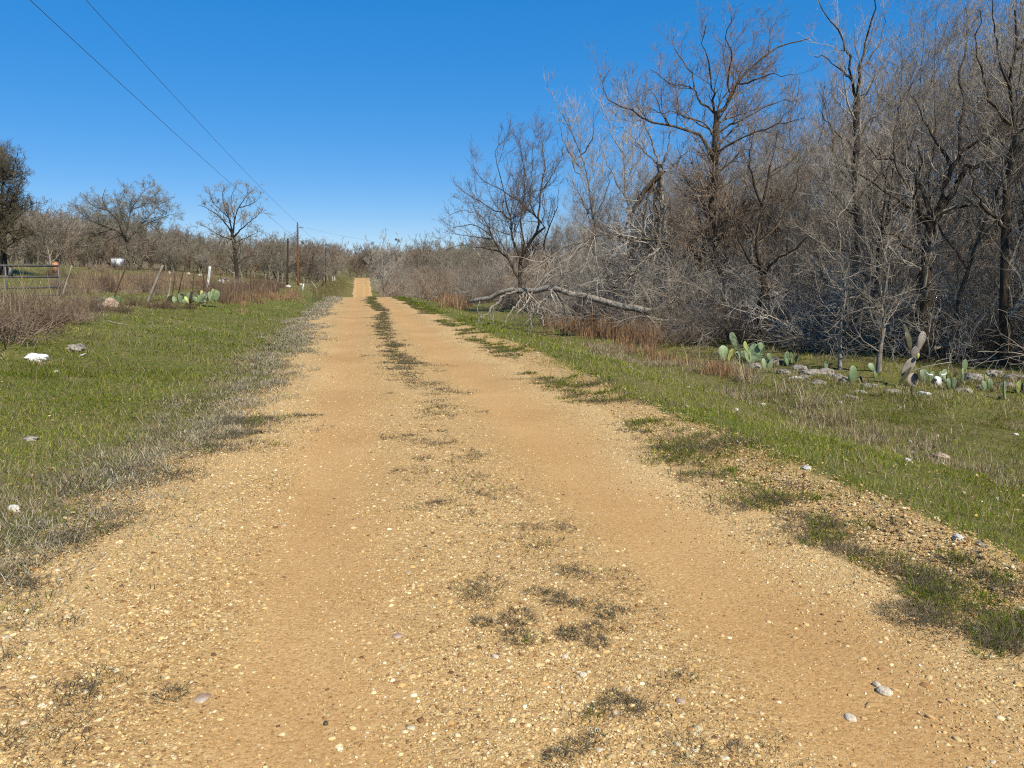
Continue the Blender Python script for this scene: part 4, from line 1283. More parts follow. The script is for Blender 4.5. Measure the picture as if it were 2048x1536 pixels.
while n_in < 55 and tries < 4000:                          # beyond the far rise and right of the road
    tries += 1
    if rd.uniform() < .5:
        x = rd.uniform(-50, 60); y = rd.uniform(304, 350)
    else:
        y = rd.uniform(90, 300); x = 12 + y * .02 + rd.exponential(12)
    if not free_spot(taken, x, y, 3.5): continue
    dd = math.hypot(x, y)
    hpx = 52 if y > 301 else np.interp(x / dd, [.05, .3], [58, 95])
    sc = (hpx / F * dd - (float(ground_z(x, y)) - EYE)) / 7.5 * rd.uniform(.75, 1.05)
    far_tree(x, y, max(sc, .3), 'small bare tree beyond the dip in the road', 'bare trees beyond the dip'); n_in += 1
for k in range(60):
    x = rd.uniform(-40, 75); y = rd.uniform(345, 420); dd = math.hypot(x, y); z = float(ground_z(x, y))
    deep.append((x, y, z, max((50 / F * dd - (z - EYE)) / 7.5 * rd.uniform(.7, 1.0), .3)))
while len(deep) < 265:                                     # the back of the right-hand wood
    y = rd.uniform(0, 110); x = rd.uniform(32, 95)
    if math.atan2(x, y) > R(54): continue
    px, dd = pix_of(x, y); z = float(ground_z(x, y))
    deep.append((x, y, z, min(rd.uniform(.95, 1.3), ((HORIZ - np.interp(px, SKY_X, SKY_Y)) / F * dd + EYE - z) / 8.3)))
# one mass: the far rows drawn from the same five trees by geometry nodes
deep = np.array(deep); n = len(deep)
me = mesh_np('woods', deep[:, :3] - [0, 0, .1])
for nm, ty, val in (('size', 'FLOAT', deep[:, 3]), ('turn', 'FLOAT', rd.uniform(0, 6.28, n))):
    at_ = me.attributes.new(nm, ty, 'POINT'); at_.data.foreach_set('value', np.asarray(val, np.float32))
at_ = me.attributes.new('kind_of_tree', 'INT', 'POINT'); at_.data.foreach_set('value', rd.integers(0, 5, n).astype(np.int32))
woods = tag(obj('woods', me), 'far rows of bare grey woods behind the fields and at the back of the right wood', 'woods', kind='stuff')
ng = bpy.data.node_groups.new('far_rows', 'GeometryNodeTree')
ng.interface.new_socket('Geometry', in_out='INPUT', socket_type='NodeSocketGeometry')
ng.interface.new_socket('Geometry', in_out='OUTPUT', socket_type='NodeSocketGeometry')
gi = ng.nodes.new('NodeGroupInput'); go = ng.nodes.new('NodeGroupOutput')
ip = ng.nodes.new('GeometryNodeInstanceOnPoints'); jg = ng.nodes.new('GeometryNodeJoinGeometry')
for me_ in FP:
    src = next(o for o in C.objects if o.data == me_)
    oi = ng.nodes.new('GeometryNodeObjectInfo'); oi.inputs['Object'].default_value = src; oi.inputs['As Instance'].default_value = True
    ng.links.new(oi.outputs['Geometry'], jg.inputs[0])
def named(nm, ty):
    a_ = ng.nodes.new('GeometryNodeInputNamedAttribute'); a_.data_type = ty; a_.inputs['Name'].default_value = nm
    return a_.outputs['Attribute']
cr_ = ng.nodes.new('ShaderNodeCombineXYZ'); ng.links.new(named('turn', 'FLOAT'), cr_.inputs[2])
er_ = ng.nodes.new('FunctionNodeEulerToRotation'); ng.links.new(cr_.outputs[0], er_.inputs[0])
ng.links.new(gi.outputs[0], ip.inputs['Points']); ng.links.new(jg.outputs[0], ip.inputs['Instance'])
ip.inputs['Pick Instance'].default_value = True
ng.links.new(named('kind_of_tree', 'INT'), ip.inputs['Instance Index'])
ng.links.new(er_.outputs[0], ip.inputs['Rotation']); ng.links.new(named('size', 'FLOAT'), ip.inputs['Scale'])
ng.links.new(ip.outputs[0], go.inputs[0])
woods.modifiers.new('far_rows', 'NODES').node_group = ng
# ------------------------------------------------------------------ things
M['galv'] = make_plain('weathered_gate_steel', (.09, .085, .085), (.19, .18, .175), 30, .6, .3)
M['rust'] = make_plain('rusty_steel', (.05, .03, .02), (.14, .075, .045), 40, .8)
M['cedar'] = make_bark('weathered_cedar', (.10, .08, .065), (.27, .225, .18), (.44, .39, .32), 6)
M['white_wood'] = make_plain('whitewashed_wood', (.5, .48, .43), (.78, .76, .70), 14, .8)
M['pole'] = make_bark('creosoted_pole', (.05, .022, .010), (.15, .068, .03), (.25, .125, .06), 3, .3, vary=.1)
M['pole_dark'] = make_bark('dark_pole', (.02, .013, .009), (.05, .034, .024), (.09, .065, .05), 3, .3, vary=.1)
M['wire'] = make_plain('conductor', (.07, .11, .19), (.12, .17, .26), 5, .5, .3, 0)
M['barb'] = make_plain('fence_wire', (.06, .045, .035), (.12, .09, .07), 30, .7, .3, 0)
M['porcelain'] = make_plain('porcelain', (.05, .045, .045), (.11, .10, .10), 10, .3, 0, 0)
M['rock'] = make_plain('lichened_limestone', (.075, .066, .055), (.42, .375, .305), 14, .9, 0, .8)
M['rock_red'] = make_plain('rust_stained_limestone', (.24, .13, .07), (.50, .42, .33), 7, .9, 0, .8)
M['rock_white'] = make_plain('white_limestone', (.38, .355, .30), (.70, .67, .60), 22, .85, 0, .6)
M['rock_pale'] = make_plain('pale_tan_limestone', (.40, .33, .23), (.66, .58, .44), 60, .85, 0, .5)
M['plastic'] = make_plain('white_film', (.78, .78, .78), (.88, .88, .87), 8, .35, 0, .1)
M['bone'] = make_plain('bleached_bone', (.62, .60, .54), (.84, .83, .79), 14, .7)
M['paint_white'] = make_plain('white_paint', (.70, .70, .69), (.85, .85, .84), 10, .5)
M['orange'] = make_plain('faded_orange_paint', (.34, .15, .07), (.52, .26, .13), 10, .7)

def cactus_mat(name, a, b2, spot):
    m, nt, bs = new_mat(name)
    co = coord(nt)
    r = ramp(nt, [(.35, a), (.7, b2)]); nt.links.new(noise(nt, co, 6, 4), r.inputs[0])
    v = voro(nt, co, 26, rand=.5)
    s = ramp(nt, [(.12, (1, 1, 1)), (.22, (0, 0, 0))]); nt.links.new(v.outputs['Distance'], s.inputs[0])
    scar = ramp(nt, [(.60, (0, 0, 0)), (.70, (1, 1, 1))]); nt.links.new(noise(nt, co, 9, 6, .75), scar.inputs[0])
    base = mix(nt, math_(nt, 'MULTIPLY', scar.outputs[0], .75), r.outputs[0], (spot[0] * .8, spot[1] * .8, spot[2] * .8))
    c = mix(nt, s.outputs[0], base, spot)
    oi = nt.nodes.new('ShaderNodeObjectInfo'); vr = math_(nt, 'MULTIPLY_ADD', oi.outputs['Random'], .7); nt.nodes[-1].inputs[2].default_value = .6
    hv = nt.nodes.new('ShaderNodeHueSaturation'); nt.links.new(vr, hv.inputs['Value']); nt.links.new(c, hv.inputs['Color']); c = hv.outputs[0]
    nt.links.new(c, bs.inputs['Base Color']); bs.inputs['Roughness'].default_value = .55
    bump(nt, s.outputs[0], bs, .5, .006)
    return m
M['pad'] = cactus_mat('blue_green_pad', (.125, .185, .085), (.235, .30, .16), (.40, .36, .24))
M['pad_yellow'] = cactus_mat('yellowing_pad', (.25, .29, .08), (.36, .38, .13), (.4, .33, .15))
M['pad_grey'] = cactus_mat('corky_grey_pad', (.19, .155, .125), (.42, .375, .32), (.10, .07, .05))
M['pad_dark'] = cactus_mat('dark_corky_pad', (.035, .032, .02), (.09, .085, .045), (.16, .14, .08))

# --- utility poles
def utility_pole(px, top_y, base_y, d, lean_px, mat, label, r=.14, insul=True):
    b = on_ground(px + lean_px * 0, d)
    t = P(px + lean_px, top_y, d)
    root = empty('utility_pole', b); tag(root, label, 'utility pole', 'utility poles left of the road')
    mb = MB(); pts = resample(np.array([[0, 0, -.3], (t - b) * .5 + [.02, 0, 0], t - b]), 10)
    mb.add(*tube_cap(pts, np.linspace(r * 1.15, r * .82, 10), 12)); mb.build('shaft', mat, root)
    if insul:
        tp = t - b
        i = MB()
        for k, rr in enumerate((.05, .09, .06, .09, .05)):
            v, q, tr = sphere(10, 6); i.add(v * [rr, rr, .035] + tp + [0, 0, .03 + .06 * k], q, tr)
        i.build('insulator', M['porcelain'], root)
        br = MB()
        dirv = _cr
        for k in range(4):
            v, q, tr = sphere(10, 6); br.add(v * [.05, .05, .075] + tp + [0, 0, -.42] + dirv * (.22 + .17 * k), q, tr)
        br.add(*tube_cap(np.array([tp + [0, 0, -.42] + dirv * .05, tp + [0, 0, -.42] + dirv * .9]), .018, 6))
        br.build('strain_insulator', M['porcelain'], root)
        n = MB(); v, q, tr = sphere(8, 6); nb = tp * (1 - 1.9 / np.linalg.norm(tp))
        n.add(v * [.06, .06, .07] + nb - dirv * .16, q, tr); n.add(*tube_cap(np.array([nb, nb - dirv * .18]), .02, 6)); n.build('spool', M['porcelain'], root)
        nt_ = MB(); nt_.add(*tube_cap(np.array([tp * .18 + [.15, -.02, 0], tp * .92 + [.12, -.02, 0]]), .02, 6)); nt_.build('ground_wire', M['wire'], root)
    return b, t

pb, pt = utility_pole(595, 449, 578, 108, 0, M['pole'], 'nearest utility pole, reddish brown, rising above the left fence brush')
utility_pole(573, 476, 565, 116, 3, M['pole_dark'], 'black leaning pole just left of the reddish utility pole', .13, False)
_, pt2 = utility_pole(650, 487, 566, 176, 2, M['pole_dark'], 'thin dark utility pole midway between the reddish pole and the road', .13)
_, pt3 = utility_pole(669, 509, 554, 300, 0, M['pole_dark'], 'smallest and most distant pole beside the far rise of the road', .15, False)

def wire(name, a, b, sag, r, label, cat='wire', n=40, group=None):
    t = np.linspace(0, 1, n)[:, None]
    p = a * (1 - t) + b * t; p[:, 2] -= (4 * sag * t * (1 - t))[:, 0]
    mb = MB(); mb.add(*tube_cap(p, r, 6)); return tag(mb.build(name, M['wire']), label, cat, group)
# two conductors running back over the camera's left shoulder to the pole behind it
def through(pend, px, sag, span=1.0):
    """Far end behind the camera of a wire that leaves pend and passes the top edge of the frame at px."""
    v = ray(px, 0); v = v / (v @ _ch)
    dd = 8.8 / abs((v)[0]) if v[0] < 0 else 10
    q = np.array([0, 0, EYE]) + v * dd
    return q, dd
neu = pt + np.array([0, 0, -1.9]) - _cr * .16
for (st, px, lab) in ((pt + np.array([0, 0, .2]), 172, 'upper power line sweeping from the reddish pole up over the left of the road'),
                      (neu, 60, 'lower power line passing behind the tall oak to the reddish pole')):
    q, dd = through(st, px, 0)
    e = q + (q - st) * .35
    sag = .55
    # lift the mid span so that the sagging wire still passes q
    tq = 1 / 1.35
    e[2] += 4 * sag * tq * (1 - tq) / tq
    wire('power_line', st, e, sag, .0105, lab, n=90)
wire('power_line', pt + np.array([0, 0, -.42]) + _cr * .95, P(905, 500, 130), .5, .009, 'faint service wire crossing from the reddish pole to the right')
wire('power_line', pt + np.array([0, 0, .2]), pt2 + np.array([0, 0, .2]), .9, .012, 'power line between the reddish pole and the thin dark pole')
wire('power_line', neu, pt2 + np.array([0, 0, -1.7]), .9, .012, 'lower wire between the reddish pole and the thin dark pole')

# --- left fence: posts and barbed wire
def post_mesh(b, t, r, k=8, rg=np.random.default_rng(9)):
    L = np.linalg.norm(t - b)
    pts = resample(np.array([b - (t - b) * .12, b, (b + t) / 2 + rg.normal(0, .012, 3), t]), 9)
    mb = MB(); v, q, tr = tube_cap(pts, np.linspace(r * 1.1, r * .85, 9) * (1 + rg.normal(0, .05, 9)), k)
    mb.add(v, q, tr); return mb

fence_o = np.array(G(200, 610)); fence_o[2] = float(ground_z(fence_o[0], fence_o[1]))
fence = empty('wire_fence', fence_o); tag(fence, 'sagging barbed wire fence with leaning mixed posts left of the road', 'fence')
tops = []
def fpost(px, py, tx, ty, d, r, mat, lab=None, line=True):
    b = P(px, py, d); b[2] = float(ground_z(b[0], b[1])); t = P(tx, ty, d)
    o = post_mesh(b - fence_o, t - fence_o, r).build('fence_post', mat, fence)
    if lab: o['label'] = lab
    if line: tops.append((b - fence_o, t - fence_o))
fpost(122, 608, 144, 531, 27.5, .030, M['cedar'], 'leaning grey stick post')
fpost(225, 608, 252, 533, 28.0, .022, M['rust'], 'leaning dark steel post')
fpost(296, 612, 326, 530, 28.5, .052, M['cedar'], 'leaning thick cedar post')
fpost(336, 606, 342, 556, 30, .03, M['cedar'], 'short splintered stub', False)
fpost(355, 582, 367, 543, 33, .022, M['rust'], 'rusty steel stake', True)
fpost(342, 588, 350, 545, 31.5, .02, M['rust'], None, True)
fpost(385, 586, 388, 545, 34.5, .02, M['rust'], None, True)
fpost(408, 590, 407, 541, 36, .030, M['rust'])
fpost(414, 580, 420, 533, 40, .072, M['white_wood'], 'white painted thick post')
for (px, tx, d, mat, r) in ((442, 441, 46, 'rust', .025), (467, 468, 54, 'cedar', .05), (500, 500, 60, 'rust', .025), (530, 531, 68, 'cedar', .05), (555, 557, 80, 'cedar', .06), (561, 566, 88, 'cedar', .06), (577, 580, 96, 'cedar', .07), (607, 607, 112, 'cedar', .08), (632, 622, 130, 'cedar', .09), (641, 648, 150, 'pole_dark', .10), (648, 648, 178, 'cedar', .12), (654, 654, 190, 'cedar', .12), (660, 660, 205, 'rust', .10), (665, 665, 215, 'white_wood', .13), (669, 669, 225, 'white_wood', .13)):
    b = on_ground(px, d); t = b + np.array([0, 0, 1.25]) + _cr * ((tx - px) / F * d)
    o = post_mesh(b - fence_o, t - fence_o, r).build('fence_post', M[mat], fence); tops.append((b - fence_o, t - fence_o))
tops.sort(key=lambda bt: bt[0][1])
for f in (.93, .66, .40):
    pts = []
    for (b, t) in tops:
        pts.append(b + (t - b) * f)
    pts = np.array(pts); full = [pts[0]]
    for a, c in zip(pts[:-1], pts[1:]):
        for u in (.25, .5, .75, 1):
            p = a + (c - a) * u; p[2] -= .10 * 4 * u * (1 - u) * .6; full.append(p)
    mb = MB(); mb.add(*tube_cap(np.array(full), .0045, 4)); mb.build('barbed_wire', M['barb'], fence)
g0 = P(113, 545, 27.3) - fence_o
mb = MB()
for f in (.93, .66): 
    p = tops[0][0] + (tops[0][1] - tops[0][0]) * f; mb.add(*tube_cap(np.array([g0 * [1, 1, 0] + [0, 0, p[2]], p]), .0045, 4))
mb.build('barbed_wire', M['barb'], fence)

# --- metal gate
gA = P(116, 532, 27.2); gB = P(-150, 502, 23.5)
gz = float(ground_z(gA[0], gA[1])); gzb = float(ground_z(gB[0], gB[1]))
groot = empty('metal_gate', (gA[0], gA[1], gz)); tag(groot, 'grey tubular steel field gate half buried in brown weeds', 'gate')
o_ = np.array([gA[0], gA[1], gz])
dv = gB - gA; dv[2] = 0
def gp(u, h): return dv * u + np.array([0, 0, h])
top = gA[2] - gz
mb = MB(); mb.add(*tube_cap(np.array([gp(0, top - 1.22), gp(0, top)]), .03, 8)); mb.build('gate_stile', M['galv'], groot)
mb = MB(); mb.add(*tube_cap(np.array([gp(.44, top - 1.22), gp(.44, top)]), .028, 8)); mb.build('gate_stile', M['galv'], groot)
for h in (0, .38, .74, 1.0, 1.22):
    mb = MB(); mb.add(*tube_cap(np.array([gp(-.004, top - h), gp(1, top - h)]), .03 if h else .034, 8)); mb.build('gate_rail', M['galv'], groot)
c0 = gp(.385, top); mb = MB()
pl = np.array([gp(.405, top - .03), gp(.425, top - .36), gp(.385, top - .36), gp(.385, top - .03)])
nrm = unit(np.cross(dv, [0, 0, 1.0])) * .006
v = np.concatenate([pl - nrm, pl + nrm]); mb.add(v, [[0, 1, 2, 3], [7, 6, 5, 4], [0, 4, 5, 1], [1, 5, 6, 2], [2, 6, 7, 3], [3, 7, 4, 0]])
mb.build('gate_plate', M['galv'], groot, smooth=False)

# --- rocks
def rock(px, py, w, h, mat, label, group=None, dep=None, seed=0, name='rock', cat='rock', p=None, rough=1.0):
    if p is None: p = G(px, py)
    rg = np.random.default_rng(900 + seed)
    v, t = subdiv(*subdiv(*O3))
    n1 = fbm(v[:, 0] * 1.7 + seed * 7.3, v[:, 1] * 1.7 + v[:, 2] * 2.3, seed, 4) - .5
    n2 = fbm(v[:, 2] * 3.7 + seed * 3.1, v[:, 1] * 3.7 - v[:, 0] * 2.9, seed + 5, 3) - .5
    v = v * (1 + rough * (1.05 * n1 + .6 * n2))[:, None]
    v = np.sign(v) * np.abs(v) ** .82
    v = v * [w / 2, (dep or w * .8) / 2, h * .62] + [0, 0, h * .28]
    a = rg.uniform(0, 6.28) if dep is None else 0
    ca, sa = math.cos(a), math.sin(a); v = np.stack([v[:, 0] * ca - v[:, 1] * sa, v[:, 0] * sa + v[:, 1] * ca, v[:, 2]], 1)
    me = mesh_np('rock', v, None, t)
    p = np.array(p, float); p[2] -= h * .12
    o = obj(name, me, mat, None, p); return tag(o, label, cat, group)
ROCKS = [(222, 614, .46, .30, 'rock_red', 'rust stained boulder at the foot of the leaning steel fence post'),
         (152, 701, .30, .13, 'rock', 'pale lichened rock lying in the green grass right of the white rag'),
         (1545, 728, .46, .20, 'rock', 'grey rock ledge touching the larger prickly pear clump'),
         (1510, 738, .32, .16, 'rock', 'grey rock below the prickly pear clump, left of the grey ledge'),
         (1598, 742, .34, .15, 'rock', 'left block of the pale rock heap between the cacti'),
         (1622, 752, .40, .17, 'rock', 'middle block of the pale rock heap between the cacti'),
         (1650, 752, .36, .19, 'rock', 'rounded right block of the pale rock heap between the cacti'),
         (1640, 768, .34, .08, 'rock', 'flat slab in front of the pale rock heap'),
         (1595, 758, .30, .07, 'rock_white', 'low white slab left of the pale rock heap'),
         (1690, 765, .22, .13, 'rock', 'dark small rock left of the lone green pad'),
         (1950, 762, .38, .17, 'rock', 'domed grey rock with dry straw over it, right of the skull'),
         (1990, 752, .32, .15, 'rock', 'dark topped rock behind the domed grey rock'),
         (2025, 758, .36, .14, 'rock', 'low grey rock near the right edge of the picture'),
         (1720, 786, .20, .05, 'rock_white', 'flat white stone left of the upright dark pad'),
         (1848, 790, .22, .06, 'rock_white', 'flat white stone in the grass below the skull'),
         (1880, 914, .20, .05, 'rock_red', 'flat brown stone lying in the right verge grass'),
         (1613, 940, .085, .035, 'rock_white', 'yellowish stone at the grass edge of the right verge'),
         (1915, 1080, .065, .04, 'rock_white', 'rounded white stone in the grass near the right edge'),
         (1962, 1092, .055, .025, 'rock', 'grey stone right of the rounded white stone'),
         (60, 880, .13, .04, 'rock', 'flat tan stone lying in the left verge grass'),
         (28, 1022, .07, .05, 'rock_white', 'white stone in the grass near the left edge'),
         (112, 745, .10, .03, 'rock_white', 'small white chip just below the white rag'),
         (1568, 748, .26, .13, 'rock', 'small grey block right of the middle sized prickly pear'),
         (1675, 758, .24, .12, 'rock', 'small grey block at the right end of the pale rock heap'),
         (1608, 758, .22, .09, 'rock', 'low grey fragment at the front of the pale rock heap'),
         (1740, 776, .30, .10, 'rock', 'low grey slab left of the tall prickly pear'),
         (1785, 786, .24, .08, 'rock', 'low grey slab at the foot of the tall prickly pear'),
         (1925, 786, .28, .11, 'rock', 'broken grey rock below the round upper pad'),
         (1965, 778, .22, .10, 'rock', 'broken grey rock below the domed grey rock'),
         (2012, 776, .26, .12, 'rock', 'broken grey rock left of the yellow green prickly pear'),
         (1700, 796, .20, .05, 'rock', 'flat grey chip below the lone green pads'),
         (125, 580, .38, .2, 'rock_white', 'x')]
for k, (px, py, w, h, mat, lab) in enumerate(ROCKS[:-1]):
    rock(px, py, w, h, M[mat], lab, seed=k)
for k, (px, py, w, h, mat, lab) in enumerate(((1768, 1400, .055, .028, 'rock_pale', 'largest split pale stone lying on the gravel at lower right'),
                                    (1752, 1393, .030, .022, 'rock_pale', 'small stone touching the split pale stone on the gravel'),
                                    (1700, 1447, .050, .014, 'rock_pale', 'round flat pale stone pressed into the right wheel track'),
                                    (652, 1457, .022, .016, 'pad_dark', 'small black chip on the gravel at bottom centre'),
                                    (1165, 1362, .034, .02, 'rock_pale', 'white pebble beside the grey tufts on the road crown'),
                                    (405, 1415, .07, .014, 'rock_red', 'flat brown stone in the pebbles at lower left'),
                                    (1360, 1420, .035, .02, 'rock_red', 'orange pebble right of the lowest grey tuft'),
                                    (990, 1327, .03, .018, 'rock_pale', 'white pebble left of the large grey tuft'),
                                    (1130, 1330, .03, .018, 'rock_pale', 'white pebble below the large grey tuft'),
                                    (795, 1283, .05, .014, 'rock_red', 'red brown flake on the road left of the crown tufts'))):
    p = G(px, py); p[2] += .012
    rock(px, py, w, h, M[mat], lab, seed=50 + k, name='pebble', cat='stone', p=p, rough=.4)
r9 = np.random.default_rng(99)
for k in range(34):                                        # chips of limestone in the right verge
    x = r9.uniform(3.9, 8.5); y = r9.uniform(4.2, 15)
    rock(0, 0, r9.uniform(.03, .085), r9.uniform(.02, .04), M['rock_white' if k % 3 else 'rock'], 'small limestone chip scattered in the right verge grass', 'limestone chips in the right verge', seed=100 + k, name='stone_chip', cat='stone', p=np.array([x, y, float(ground_z(x, y))]))
for k in range(26):                                        # pale stones across the left field
    px = r9.uniform(300, 640); d = r9.uniform(70, 120)
    p = on_ground(px, d)
    if p[0] > -8: continue
    rock(0, 0, r9.uniform(.25, .6), r9.uniform(.2, .4), M['rock_white'], 'small white stone far off in the left field', 'white stones across the left field', seed=160 + k, p=p)

# --- prickly pears
def pad_mesh(base, up, face, L, Wd, T=.022):
    """A flattened egg from base along up, broad side towards face."""
    up = unit(np.asarray(up, float)); face = np.asarray(face, float); face = unit(face - (face @ up) * up); side = np.cross(up, face)
    v, q, tr = sphere(20, 14)
    z = v[:, 2]
    rg_ = np.random.default_rng(int(abs(base[0] * 917 + base[2] * 1313)) + int(L * 5000))
    th = np.arctan2(z, v[:, 0]); wob = 1 + .07 * np.sin(2 * th + rg_.uniform(0, 6)) + .05 * np.sin(3 * th + rg_.uniform(0, 6))
    wv = Wd / 2 * (1 + rg_.uniform(.05, .35) * z) * .96 * wob
    twist = rg_.normal(0, .12)
    bend = rg_.uniform(-.12, .2) * L * (z ** 2) + twist * L * v[:, 0] * .5
    return np.asarray(base) + side * (v[:, 0] * wv)[:, None] + face * (v[:, 1] * T + bend * .4)[:, None] + up * ((z + .97) * L / 2)[:, None], q, tr

def prickly_pear(px, py, d, pads, label):
    """pads: (base px, base py, top px, top py, width px, turn, material, part label)"""
    p0 = G(px, py) if d is None else on_ground(px, d)
    d = float(p0 @ _ch)
    root = empty('prickly_pear', p0); tag(root, label, 'cactus')
    off = P(px, py, d) * 0
    for k, (bx, by, tx, ty, wpx, turn, mat, lab) in enumerate(pads):
        dd = d + .07 * ((k % 3) - 1)
        b = P(bx, by, dd); t = P(tx, ty, dd)
        face = -_ch * math.cos(turn) + _cr * math.sin(turn)
        w = wpx / F * d / max(abs(math.cos(turn)), .35)
        b[2] = max(b[2], p0[2] - .05)
        mb = MB(); mb.add(*pad_mesh(b - p0, t - b, face, np.linalg.norm(t - b), w))
        o = mb.build('pad', M[mat], root)
        if lab: o['label'] = lab
    return root
prickly_pear(1452, 724, None, [(1447, 722, 1446, 690, 20, .3, 'pad', None), (1456, 722, 1466, 697, 14, .9, 'pad_yellow', 'yellowing pad'), (1474, 702, 1462, 664, 15, .5, 'pad', 'tallest pad')],
             'small prickly pear with three pads, leftmost of the cacti')
prickly_pear(1510, 728, None, [(1500, 726, 1490, 690, 18, .5, 'pad', None), (1508, 728, 1508, 686, 22, -.2, 'pad', None), (1516, 722, 1522, 684, 22, .2, 'pad', None), (1495, 705, 1488, 682, 10, .9, 'pad_yellow', None), (1500, 728, 1498, 702, 8, 1.2, 'pad_dark', None), (1512, 730, 1514, 716, 8, 1.2, 'pad_dark', None), (1522, 700, 1520, 684, 13, .5, 'pad', None)],
             'broad prickly pear clump standing behind the grey rock ledge')
prickly_pear(1576, 732, None, [(1574, 730, 1573, 702, 13, .5, 'pad', None), (1585, 728, 1582, 704, 9, 1.0, 'pad', None), (1592, 724, 1594, 710, 9, .5, 'pad', None)], 'slim prickly pear between the grey ledge and the pale rock heap')
prickly_pear(1708, 768, None, [(1706, 766, 1706, 730, 20, .4, 'pad', None), (1698, 768, 1699, 744, 8, 1.1, 'pad_yellow', None), (1724, 764, 1720, 752, 9, 1.2, 'pad_dark', None)], 'lone green prickly pear pads casting a dark shadow, right of the rock heap')
prickly_pear(1748, 756, None, [(1749, 742, 1737, 727, 13, .3, 'pad', None), (1751, 758, 1749, 741, 9, .7, 'pad', None)], 'two small blue green pads left of the tall prickly pear')
prickly_pear(1815, 776, None, [(1795, 774, 1822, 732, 12, .9, 'pad_dark', 'dark woody lower stem'), (1804, 752, 1830, 716, 24, .2, 'pad_grey', 'corky grey middle pad'), (1828, 722, 1832, 692, 18, .2, 'pad_grey', None), (1822, 700, 1813, 662, 14, .7, 'pad_dark', None), (1818, 674, 1806, 648, 10, .6, 'pad_dark', None), (1836, 702, 1848, 662, 17, .3, 'pad_grey', 'upright grey ear shaped pad'), (1834, 718, 1838, 706, 9, .9, 'pad_yellow', None), (1838, 762, 1836, 738, 10, .9, 'pad_dark', None), (1828, 776, 1824, 745, 26, .2, 'pad_grey', None)],
             'tall old prickly pear with corky grey ear shaped pads')
prickly_pear(1852, 768, None, [(1848, 766, 1846, 738, 24, .3, 'pad', None), (1860, 764, 1866, 742, 18, .5, 'pad', None), (1890, 764, 1888, 738, 18, .5, 'pad', None), (1880, 762, 1882, 742, 12, .8, 'pad', None)], 'pale green prickly pear clump growing round the white skull')
prickly_pear(1909, 760, None, [(1908, 758, 1911, 742, 9, .8, 'pad_dark', None)], 'single dark pad between the skull and the rounded green pad')
prickly_pear(1926, 768, None, [(1924, 768, 1926, 735, 9, 1.0, 'pad', None), (1928, 742, 1930, 718, 16, .4, 'pad', 'round upper pad')], 'upright stem and round pad right of the skull')
prickly_pear(1824, 792, None, [(1824, 792, 1824, 768, 7, 1.0, 'pad_dark', None)], 'low dark upright pad in front of the tall prickly pear')
prickly_pear(2036, 785, None, [(2034, 786, 2038, 760, 15, .4, 'pad_yellow', None), (2044, 782, 2046, 764, 9, 1.1, 'pad_dark', None)], 'yellow green prickly pear at the right edge of the picture')
prickly_pear(2002, 800, None, [(2000, 798, 2002, 788, 12, .5, 'pad_dark', None), (2008, 800, 2008, 760, 7, 1.0, 'pad', None)], 'dark low pads beside the domed grey rock')
prickly_pear(1278, 660, None, [(1276, 658, 1275, 640, 8, .6, 'pad_yellow', None), (1284, 660, 1282, 641, 8, .7, 'pad', None)], 'pair of pale pads below the butt of the fallen trunk')
pads = []
for k in range(52):
    x0 = 335 + r9.uniform(0, 100); y0 = 612 - (x0 - 335) * .10 + r9.uniform(-3, 2)
    pads.append((x0, y0, x0 + r9.normal(0, 6), y0 - r9.uniform(9, 24), r9.uniform(5, 8.5), r9.uniform(0, 1.2), ('pad', 'pad', 'pad_dark', 'pad', 'pad_yellow', 'pad', 'pad_dark')[k % 7], None))
prickly_pear(385, 610, None, pads, 'long prickly pear thicket along the left fence')
prickly_pear(218, 608, None, [(212, 606, 207, 594, 8, .5, 'pad_dark', None), (222, 606, 226, 592, 7, .8, 'pad', None), (236, 606, 240, 592, 6, .9, 'pad', None)], 'small prickly pear behind the rust stained boulder')

prickly_pear(1535, 742, None, [(1530, 742, 1526, 716, 12, .5, 'pad', None), (1538, 742, 1540, 718, 13, .2, 'pad', None), (1546, 740, 1552, 722, 9, .9, 'pad_dark', None), (1540, 722, 1536, 706, 10, .5, 'pad', None)], 'middle sized prickly pear in front of the grey rock ledge')
prickly_pear(1480, 722, None, [(1478, 722, 1474, 702, 11, .4, 'pad', None), (1484, 722, 1487, 700, 11, .2, 'pad', None), (1490, 720, 1496, 708, 8, .9, 'pad_dark', None)], 'low prickly pear between the three padded one and the broad clump')
prickly_pear(1905, 778, None, [(1898, 778, 1896, 756, 12, .4, 'pad', None), (1906, 778, 1908, 754, 12, .1, 'pad', None), (1914, 776, 1920, 760, 9, .8, 'pad_dark', None)], 'low prickly pear pads directly right of the skull')
prickly_pear(1975, 782, None, [(1970, 782, 1966, 760, 12, .4, 'pad', None), (1978, 782, 1980, 757, 13, .2, 'pad', None), (1985, 780, 1992, 764, 9, .9, 'pad_dark', None), (1972, 762, 1970, 748, 9, .5, 'pad_yellow', None)], 'small prickly pear in front of the domed grey rock')
prickly_pear(1655, 742, None, [(1652, 740, 1650, 722, 9, .4, 'pad', None), (1659, 740, 1662, 724, 9, .3, 'pad_dark', None)], 'two small pads just behind the rounded pale rock')
